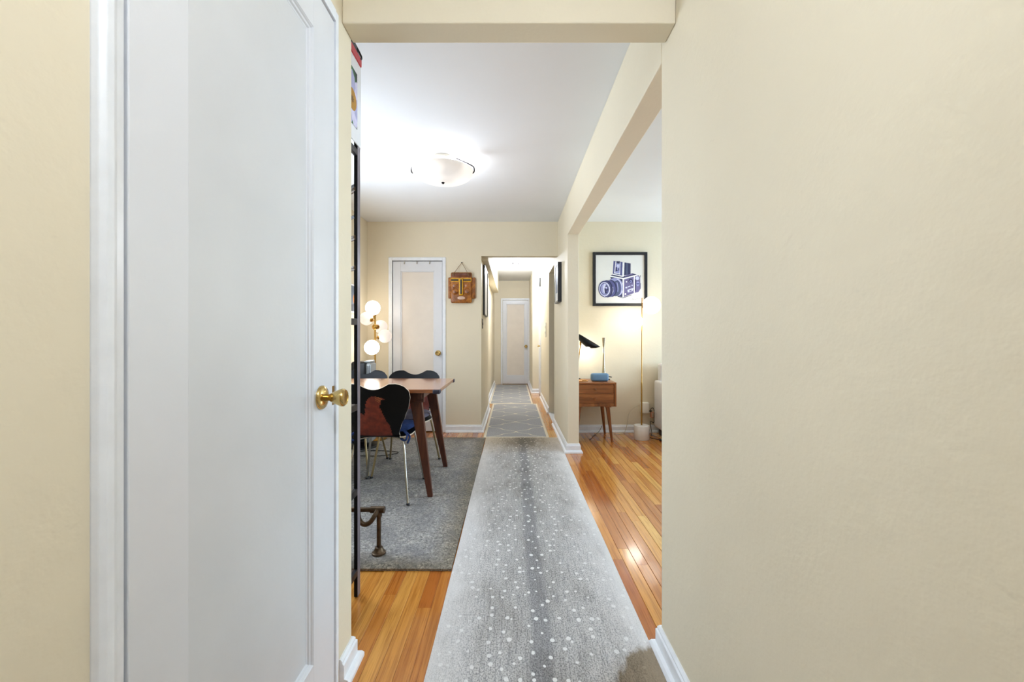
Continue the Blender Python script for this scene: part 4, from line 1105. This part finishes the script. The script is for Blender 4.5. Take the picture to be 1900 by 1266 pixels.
def ink(m, pts):
    lay_n[0] += 1
    y = FYB - 0.018 - 0.00006 * lay_n[0]
    cm.add([(q(a, b)[0], y, q(a, b)[1]) for a, b in pts], [tuple(range(len(pts)))], INK.index(m))
def ell(cx, cy, rx, ry, a=0, n=28):
    ca, sa = math.cos(a), math.sin(a)
    return [(cx + rx * math.cos(t) * ca - ry * math.sin(t) * sa, cy + rx * math.cos(t) * sa + ry * math.sin(t) * ca) for t in [2 * PI * i / n for i in range(n)]]
# viewfinder hood
ink('ink_mid', [(478, 268), (690, 290), (690, 575), (462, 535)]); ink('ink_white', [(664, 290), (702, 296), (690, 585), (655, 580)]); ink('ink_dark', [(702, 298), (828, 318), (826, 540), (692, 560)])
ink('ink_grey', [(735, 304), (775, 310), (770, 552), (728, 556)])
ink('ink_white', [(518, 278), (618, 300), (612, 545), (492, 520)]); ink('ink_light', [(528, 300), (606, 312), (602, 530), (506, 506)]); ink('ink_dark', [(535, 272), (608, 275), (604, 322), (540, 315)])
ink('ink_dark', [(525, 400), (555, 390), (548, 450), (572, 470), (520, 480)]); ink('ink_pale', [(548, 345), (590, 340), (588, 400), (556, 410)]); ink('ink_mid', [(575, 420), (600, 400), (598, 470), (570, 460)])
# body top
ink('ink_dark', [(410, 575), (465, 535), (660, 585), (860, 520), (960, 548), (690, 630)]); ink('ink_purple', [(700, 570), (850, 528), (880, 540), (720, 590)]); ink('ink_white', [(462, 530), (660, 572), (690, 575), (690, 590), (655, 592), (455, 546)])
ink('ink_white', [(410, 572), (440, 572), (680, 618), (960, 545), (985, 560), (690, 650), (660, 640), (410, 594)])
# front face and side face
ink('ink_dark', [(410, 594), (665, 640), (665, 1010), (560, 985)]); ink('ink_purple', [(690, 645), (900, 585), (905, 920), (690, 1005)])
ink('ink_white', [(662, 640), (694, 645), (690, 1015), (660, 1018)]); ink('ink_white', [(890, 585), (912, 580), (912, 920), (892, 925)])
ink('ink_purple', [(914, 585), (985, 560), (1022, 600), (1026, 840), (990, 900), (912, 922)]); ink('ink_dark', [(914, 650), (935, 645), (935, 880), (914, 890)])
ink('ink_pale', ell(965, 620, 38, 40)); ink('ink_light', ell(975, 735, 30, 50)); ink('ink_mid', ell(975, 735, 34, 12)); ink('ink_dark', [(1020, 560), (1032, 560), (1032, 600), (1022, 600)]); ink('ink_dark', [(1026, 720), (1034, 720), (1032, 840), (1024, 840)])
ink('ink_dark', ell(828, 680, 44, 50)); ink('ink_light', ell(830, 690, 26, 32)); ink('ink_mid', ell(828, 688, 14, 18))
ink('ink_pale', [(720, 800), (760, 795), (755, 830), (722, 830)]); ink('ink_pale', [(770, 790), (825, 770), (822, 792), (768, 812)]); ink('ink_pale', [(760, 860), (890, 815), (870, 880), (770, 915)]); ink('ink_purple', [(800, 868), (850, 850), (845, 880), (805, 895)])
ink('ink_white', ell(722, 945, 16, 20)); ink('ink_white', ell(742, 695, 14, 14)); ink('ink_dark', ell(795, 948, 8, 8)); ink('ink_pale', ell(858, 768, 14, 12))
ink('ink_dark', [(560, 985), (665, 1018), (840, 962), (845, 970), (668, 1030), (560, 996)])
# lens barrel, seen from its front left
ink('ink_light', ell(560, 800, 112, 182, -0.12)); ink('ink_pale', ell(548, 805, 104, 176, -0.12)); ink('ink_mid', ell(535, 812, 104, 170, -0.12)); ink('ink_grey', ell(505, 818, 110, 172, -0.12))
ink('ink_light', [(400, 640), (520, 610), (560, 660), (470, 700)]); ink('ink_light', ell(555, 800, 20, 100, -0.1)); ink('ink_mid', ell(540, 805, 18, 100, -0.1))
ink('ink_dark', ell(430, 828, 118, 175, -0.12)); ink('ink_mid', ell(400, 832, 120, 172, -0.12)); ink('ink_pale', [(440, 800), (470, 800), (475, 900), (445, 950)]); ink('ink_light', [(330, 670), (400, 665), (380, 690), (320, 695)])
ink('ink_dark', ell(345, 838, 120, 176, -0.12)); ink('ink_mid', ell(300, 842, 132, 170, -0.10)); ink('ink_dark', ell(298, 842, 124, 160, -0.10)); ink('ink_pale', ell(296, 845, 112, 146, -0.10)); ink('ink_mid', ell(292, 846, 92, 126, -0.10))
ink('ink_light', ell(300, 846, 80, 114, -0.10)); ink('ink_dark', ell(320, 850, 56, 88, -0.08)); ink('ink_pale', [(262, 790), (300, 720), (320, 760), (290, 840), (300, 930), (270, 900)]); ink('ink_light', ell(332, 820, 22, 26)); ink('ink_white', ell(322, 812, 8, 8)); ink('ink_mid', ell(350, 890, 20, 24)); ink('ink_pale', [(230, 950), (330, 985), (290, 1000)])
cm.build('camera_drawing', INK, sheet)
sg = [(820, 1090), (850, 1050), (880, 1040), (865, 1068), (910, 1045), (930, 1052), (955, 1040), (985, 1046), (1010, 1034), (1040, 1028)]
w = MB().tube(smooth_path([(q(a, b)[0], FYB - 0.0185, q(a, b)[1]) for a, b in sg], 4), 0.0011, 5); w.build('signature', 'ink_grey', sheet)

# ------------------------------------------------------------------ nightstand and what stands on it
NX0, NX1, NY0, NY1, NZ0, NZ1 = 0.672, 1.1226, 4.40, 4.80, 0.386, 0.645
nsd = thing('nightstand', ((NX0 + NX1) / 2, 4.6, 0), 'walnut two-drawer nightstand on splayed legs', 'nightstand')
MB().box(NX0, NX1, NY0, NY1, NZ1 - 0.020, NZ1).build('top_board', 'walnut_x', nsd, 0.002)
w = MB(); w.box(NX0, NX0 + 0.022, NY0, NY1, NZ0, NZ1 - 0.020); w.box(NX1 - 0.022, NX1, NY0, NY1, NZ0, NZ1 - 0.020); w.box(NX0 + 0.022, NX1 - 0.022, NY0 + 0.004, NY1, NZ0, NZ0 + 0.036); w.box(NX0 + 0.022, NX1 - 0.022, NY1 - 0.01, NY1, NZ0 + 0.036, NZ1 - 0.02)
w.build('carcass', 'walnut_z', nsd, 0.002)
zz0 = NZ0 + 0.039; hh = (NZ1 - 0.024 - zz0) / 2 - 0.002
for k_ in range(2):
    za = zz0 + k_ * (hh + 0.004)
    dr = MB().box(NX0 + 0.025, NX1 - 0.025, NY0 + 0.007, NY0 + 0.33, za, za + hh).build('drawer', 'walnut_x', nsd, 0.0015)
    MB().lathe([(0.006, 0.007), (0.006, -0.006), (0.0125, -0.012), (0.014, -0.018), (0.010, -0.024), (0, -0.025)], ((NX0 + NX1) / 2 - 0.006, NY0, za + hh / 2), 16, 'y').build('knob', 'walnut_z', dr)
for sx in (0, 1):
    for sy in (0, 1):
        xt = NX0 + 0.055 if sx == 0 else NX1 - 0.085; xb = NX0 + 0.030 if sx == 0 else NX1 - 0.040
        yt = NY0 + 0.05 if sy == 0 else NY1 - 0.06; yb_ = NY0 + 0.035 if sy == 0 else NY1 - 0.025
        lg = MB().tube([(xt, yt, NZ0), (xb, yb_, 0.0)], [0.024, 0.012], 14).build('leg', 'walnut_z', nsd)
    MB().box((NX0 + 0.02) if sx == 0 else (NX1 - 0.115), (NX0 + 0.09) if sx == 0 else (NX1 - 0.05), NY0 + 0.02, NY1 - 0.03, NZ0 - 0.012, NZ0).build('leg_plate', 'walnut_x', nsd, 0.002)

SY = 4.53
sp = thing('portable_speaker', (px(1113, SY), SY, NZ1), 'rounded dusty-blue portable speaker on nightstand', 'speaker')
MB().rbox(px(1096, SY), px(1129, SY), SY - 0.035, SY + 0.035, NZ1, NZ1 + 0.090, 0.026, 5).build('body', 'speaker_blue', sp)
w = MB(); w.tube(smooth_path([(px(1128, SY), SY, NZ1 + 0.055), (px(1131, SY), SY, NZ1 + 0.05), (px(1135, SY), SY, NZ1 + 0.046)], 4), 0.0055, 8); w.tube(smooth_path([(px(1128, SY), SY, NZ1 + 0.02), (px(1131, SY), SY, NZ1 + 0.022), (px(1130.5, SY), SY, NZ1 + 0.012)], 4), 0.005, 8)
w.build('strap_loop', 'black_plastic', sp)
VY = 4.66; vx = px(1120.3, VY)
zt_ = pz(627, VY)
cs = MB().lathe([(0.040, NZ1), (0.040, NZ1 + 0.006), (0.034, NZ1 + 0.02), (0.022, NZ1 + 0.07), (0.0155, NZ1 + 0.16), (0.0112, NZ1 + 0.26), (0.0105, NZ1 + 0.31), (0.0125, NZ1 + 0.38), (0.017, zt_ - 0.04), (0.0205, zt_), (0.0175, zt_), (0.013, zt_ - 0.03), (0.0, zt_ - 0.035)], (vx, VY, 0), 28)
tag(cs.build('tall_vase', 'pewter'), 'slim waisted pewter bud vase behind the blue speaker', 'vase')
TYY = 4.54
tr = thing('round_tray', (px(1078, TYY), TYY, NZ1), 'small round tan tray on the nightstand edge', 'tray')
MB().lathe([(0.0, NZ1), (0.078, NZ1), (0.086, NZ1 + 0.010), (0.083, NZ1 + 0.011), (0.076, NZ1 + 0.005), (0.0, NZ1 + 0.005)], (px(1077, TYY), TYY, 0), 32).build('dish', 'tray_wood', tr)
MB().rbox(px(1080, TYY), px(1088, TYY), TYY - 0.015, TYY + 0.01, NZ1 + 0.005, NZ1 + 0.016, 0.004, 2).build('lip', 'old_brass', tr)
# desk lamp with boat-shaped black shade
DY = 4.66
dl = thing('desk_lamp', (px(1066, DY), DY, NZ1), 'desk lamp with tilted black shell shade on nightstand', 'desk lamp')
def dp(cx, cy): return (px(1060 + cx / 10.555, DY), pz(600 + cy / 10.555, DY))
sec = [((150, 212), (135, 300), 0.022), ((180, 222), (160, 345), 0.040), ((240, 258), (215, 400), 0.060), ((330, 312), (290, 468), 0.070), ((420, 365), (375, 494), 0.066), ((500, 415), (470, 490), 0.048), ((550, 448), (535, 474), 0.026), ((568, 461), (562, 466), 0.006)]
vv = []; ff = []; nseg = 14
for a, b, wd in sec:
    ta = Vector((dp(*a)[0], DY, dp(*a)[1])); tb_ = Vector((dp(*b)[0], DY, dp(*b)[1]))
    for j in range(nseg):
        t = PI * j / (nseg - 1)
        # closed dome above, open towards the wall and table below
        p = ta.lerp(tb_, 0.5 - 0.5 * math.cos(t)); vv.append((p.x, DY - wd * math.sin(t), p.z))
    for j in range(nseg):
        t = PI * (1 - j / (nseg - 1))
        p = ta.lerp(tb_, 0.5 - 0.5 * math.cos(t)); vv.append((p.x, DY + wd * 0.25 * math.sin(t), p.z))
m = nseg * 2
for i in range(len(sec) - 1):
    for j in range(m): ff.append((i * m + j, i * m + (j + 1) % m, (i + 1) * m + (j + 1) % m, (i + 1) * m + j))
ff.append(tuple(range(m))); ff.append(tuple((len(sec) - 1) * m + j for j in range(m)))
MB().add(vv, ff, 0, True).build('shade', 'black_lacquer', dl)
jx, jz = dp(182, 380); 
MB().tube([(0.735, DY + 0.05, NZ1 + 0.012), (0.732, DY + 0.02, NZ1 + 0.03), (px(1072, DY), DY, pz(680, DY)), (jx, DY, jz - 0.02)], 0.0055, 10).build('stem', 'old_brass', dl)
MB().tube([(jx - 0.002, DY, jz - 0.03), (jx, DY, jz + 0.012)], 0.010, 10).build('joint', 'old_brass', dl)
MB().lathe([(0.055, NZ1), (0.055, NZ1 + 0.010), (0.048, NZ1 + 0.014), (0.01, NZ1 + 0.016)], (0.735, DY + 0.06, 0), 28).build('base', 'black_lacquer', dl)
bx_, bz_ = dp(330, 520)
MB().sphere((bx_, DY + 0.035, bz_ + 0.012), 0.016, 14, 10).build('bulb', 'bulb_glow', dl)
l = bpy.data.lights.new('desk_lamp_light', 'POINT'); l.energy = 1.5; l.shadow_soft_size = 0.02; l.color = (1.0, 0.93, 0.80)
o = bpy.data.objects.new('desk_lamp_light', l); o.location = (bx_, DY + 0.05, bz_ - 0.02); COL.objects.link(o)

# ------------------------------------------------------------------ two-globe floor lamp with marble base
AY = 4.55; AX = px(1190.5, AY)
al = thing('floor_lamp', (AX, AY, 0), 'slim two-globe brass floor lamp on white marble cylinder', 'floor lamp', 'globe floor lamps')
MB().lathe([(0.0, 0), (0.080, 0), (0.0835, 0.004), (0.0835, 0.150), (0.080, 0.156), (0.0, 0.156)], (AX, AY, 0), 40).build('base', 'marble_white', al)
MB().lathe([(0.012, 0.156), (0.012, 0.160), (0.006, 0.161)], (AX, AY, 0), 16).build('collar', 'chrome', al)
MB().tube([(AX, AY, 0.156), (AX, AY, pz(711, AY)), (AX, AY, pz(709, AY)), (AX + 0.004, AY, pz(553, AY))], [0.0085, 0.0085, 0.0055, 0.0050], 12).build('pole', 'old_brass', al)
g = MB().sphere((px(1208, AY), AY - 0.01, pz(567, AY)), 0.0985, 32, 18).build('globe', 'globe_bright', al)
MB().tube([(AX + 0.004, AY, pz(567, AY)), (AX + 0.010, AY, pz(567, AY)), (AX + 0.020, AY, pz(567, AY))], [0.010, 0.030, 0.040], 20).build('cap', 'old_brass', g)
g = MB().sphere((px(1178, AY), AY + 0.02, pz(597, AY)), 0.0880, 32, 18).build('globe', 'globe_glow', al)
MB().tube([(AX - 0.002, AY - 0.004, pz(598, AY)), (AX - 0.008, AY - 0.002, pz(598, AY)), (AX - 0.026, AY + 0.004, pz(598, AY)), (AX - 0.034, AY + 0.006, pz(598, AY))], [0.006, 0.036, 0.046, 0.040], 24).build('cap', 'old_brass', g)

# ------------------------------------------------------------------ sofa end
sf = thing('sofa', (2.5, 4.38, 0), 'pale grey linen sofa mostly hidden behind the right wall', 'sofa')
S0, S1, SYA, SYB2 = 1.662, 3.45, 3.92, 4.80
MB().rbox(S0, S0 + 0.20, SYA, SYB2, 0.085, 0.632, 0.025, 4).build('arm', 'linen', sf)
MB().rbox(S1 - 0.20, S1, SYA, SYB2, 0.085, 0.632, 0.025, 4).build('arm', 'linen', sf)
MB().rbox(S0 + 0.20, S1 - 0.20, SYA, SYB2, 0.085, 0.30, 0.02, 4).build('seat_base', 'linen', sf)
MB().rbox(S0 + 0.040, S1 - 0.04, SYB2 - 0.10, SYB2 + 0.0, 0.30, 0.83, 0.03, 4).build('backrest', 'linen', sf)
for k_ in range(2):
    a = S0 + 0.205 + k_ * 0.69
    MB().rbox(a, a + 0.685, SYA - 0.01, SYB2 - 0.2, 0.30, 0.46, 0.04, 4).build('seat_cushion', 'linen', sf)
MB().box(S0 + 0.05, S1 - 0.05, SYA + 0.06, SYB2 - 0.02, 0.0, 0.085).build('plinth', 'sofa_base', sf)

# ------------------------------------------------------------------ plugs and cords by the living-room wall
ox = thing('outlet_adapter', (px(1194.5, YB), YB - 0.03, pz(766, YB)), 'chunky white plug-in adapter on the living-room wall', 'adapter')
MB().rbox(px(1186.5, YB), px(1202, YB), YB - 0.060, YB, pz(766, YB), pz(746, YB), 0.012, 4).build('body', 'white_plastic', ox)
MB().rbox(px(1202, YB) - 0.004, px(1207, YB), YB - 0.05, YB - 0.025, pz(763, YB), pz(760.5, YB), 0.005, 3).build('plug', 'black_plastic', ox)
cp = thing('charger_block', (px(1209.5, YB), YB - 0.02, pz(775, YB)), 'small copper-coloured charger block beside the white adapter', 'charger')
MB().rbox(px(1205.5, YB), px(1214, YB), YB - 0.045, YB, pz(774.5, YB), pz(764, YB), 0.006, 3).build('body', 'copper_plastic', cp)
MB().box(px(1208, YB), px(1210, YB), YB - 0.0458, YB - 0.044, pz(773, YB), pz(765, YB)).build('rib', 'cord_clear', cp)
def fp_(x, y): # floor point seen at pixel
    d = 760 * CAM_Z / (y - 623.0); return (px(x, d), d, 0.004)
def cord(pts, r, mat, label):
    tag(MB().tube(smooth_path(pts, 6), r, 6).build('power_cord', mat), label, 'cord', 'cords by the living-room wall')
wz = lambda x, y, d=YB - 0.02: (px(x, d), d, pz(y, d))
cord([wz(1187, 752, YB - 0.04), wz(1176, 757, YB - 0.05), wz(1167, 768, YB - 0.05), wz(1164, 785, YB - 0.05), wz(1161, 797, YB - 0.06), (px(1157, 4.78), 4.78, 0.01), (px(1146, 4.75), 4.75, 0.005), (px(1140, 4.77), 4.77, 0.005)], 0.0032, 'cord_clear', 'clear cord drooping from the white adapter to the nightstand')
cord([wz(1117, 790, YB - 0.05), (px(1112, 4.8), 4.80, 0.03), (px(1103, 4.72), 4.72, 0.004), (px(1098, 4.60), 4.60, 0.004), (px(1094, 4.5), 4.50, 0.004)], 0.0030, 'cord_black', 'dark cord curling on the floor under the nightstand')
cord([wz(1207, 775, YB - 0.03), wz(1205, 790, YB - 0.04), wz(1206, 800, YB - 0.05), (px(1210, 4.76), 4.76, 0.006), (px(1216, 4.68), 4.68, 0.004), (px(1228, 4.66), 4.62, 0.004)], 0.0032, 'cord_clear', 'tan cord hanging from the copper charger block')
cord([wz(1206, 761, YB - 0.04), wz(1211, 757, YB - 0.05), wz(1214, 764, YB - 0.05), wz(1213.5, 784, YB - 0.05), wz(1207, 782, YB - 0.05), wz(1208, 795, YB - 0.06), (px(1209, 4.70), 4.70, 0.004), (px(1204, 4.63), 4.63, 0.004), (px(1216, 4.54), 4.54, 0.004), (px(1228, 4.50), 4.50, 0.004)], 0.0035, 'cord_black', 'black cord tangled on the floor beside the marble base')
pb = thing('inline_switch', (px(1226, 4.47), 4.47, 0), 'black inline cord switch lying on the floor by the sofa', 'switch')
MB().rbox(px(1223.5, 4.47), px(1230, 4.47), 4.455, 4.49, 0.0, 0.018, 0.006, 3).build('body', 'black_plastic', pb)
MB().box(px(1226, 4.47), px(1228, 4.47), 4.462, 4.48, 0.018, 0.021).build('button', 'vent_grey', pb)
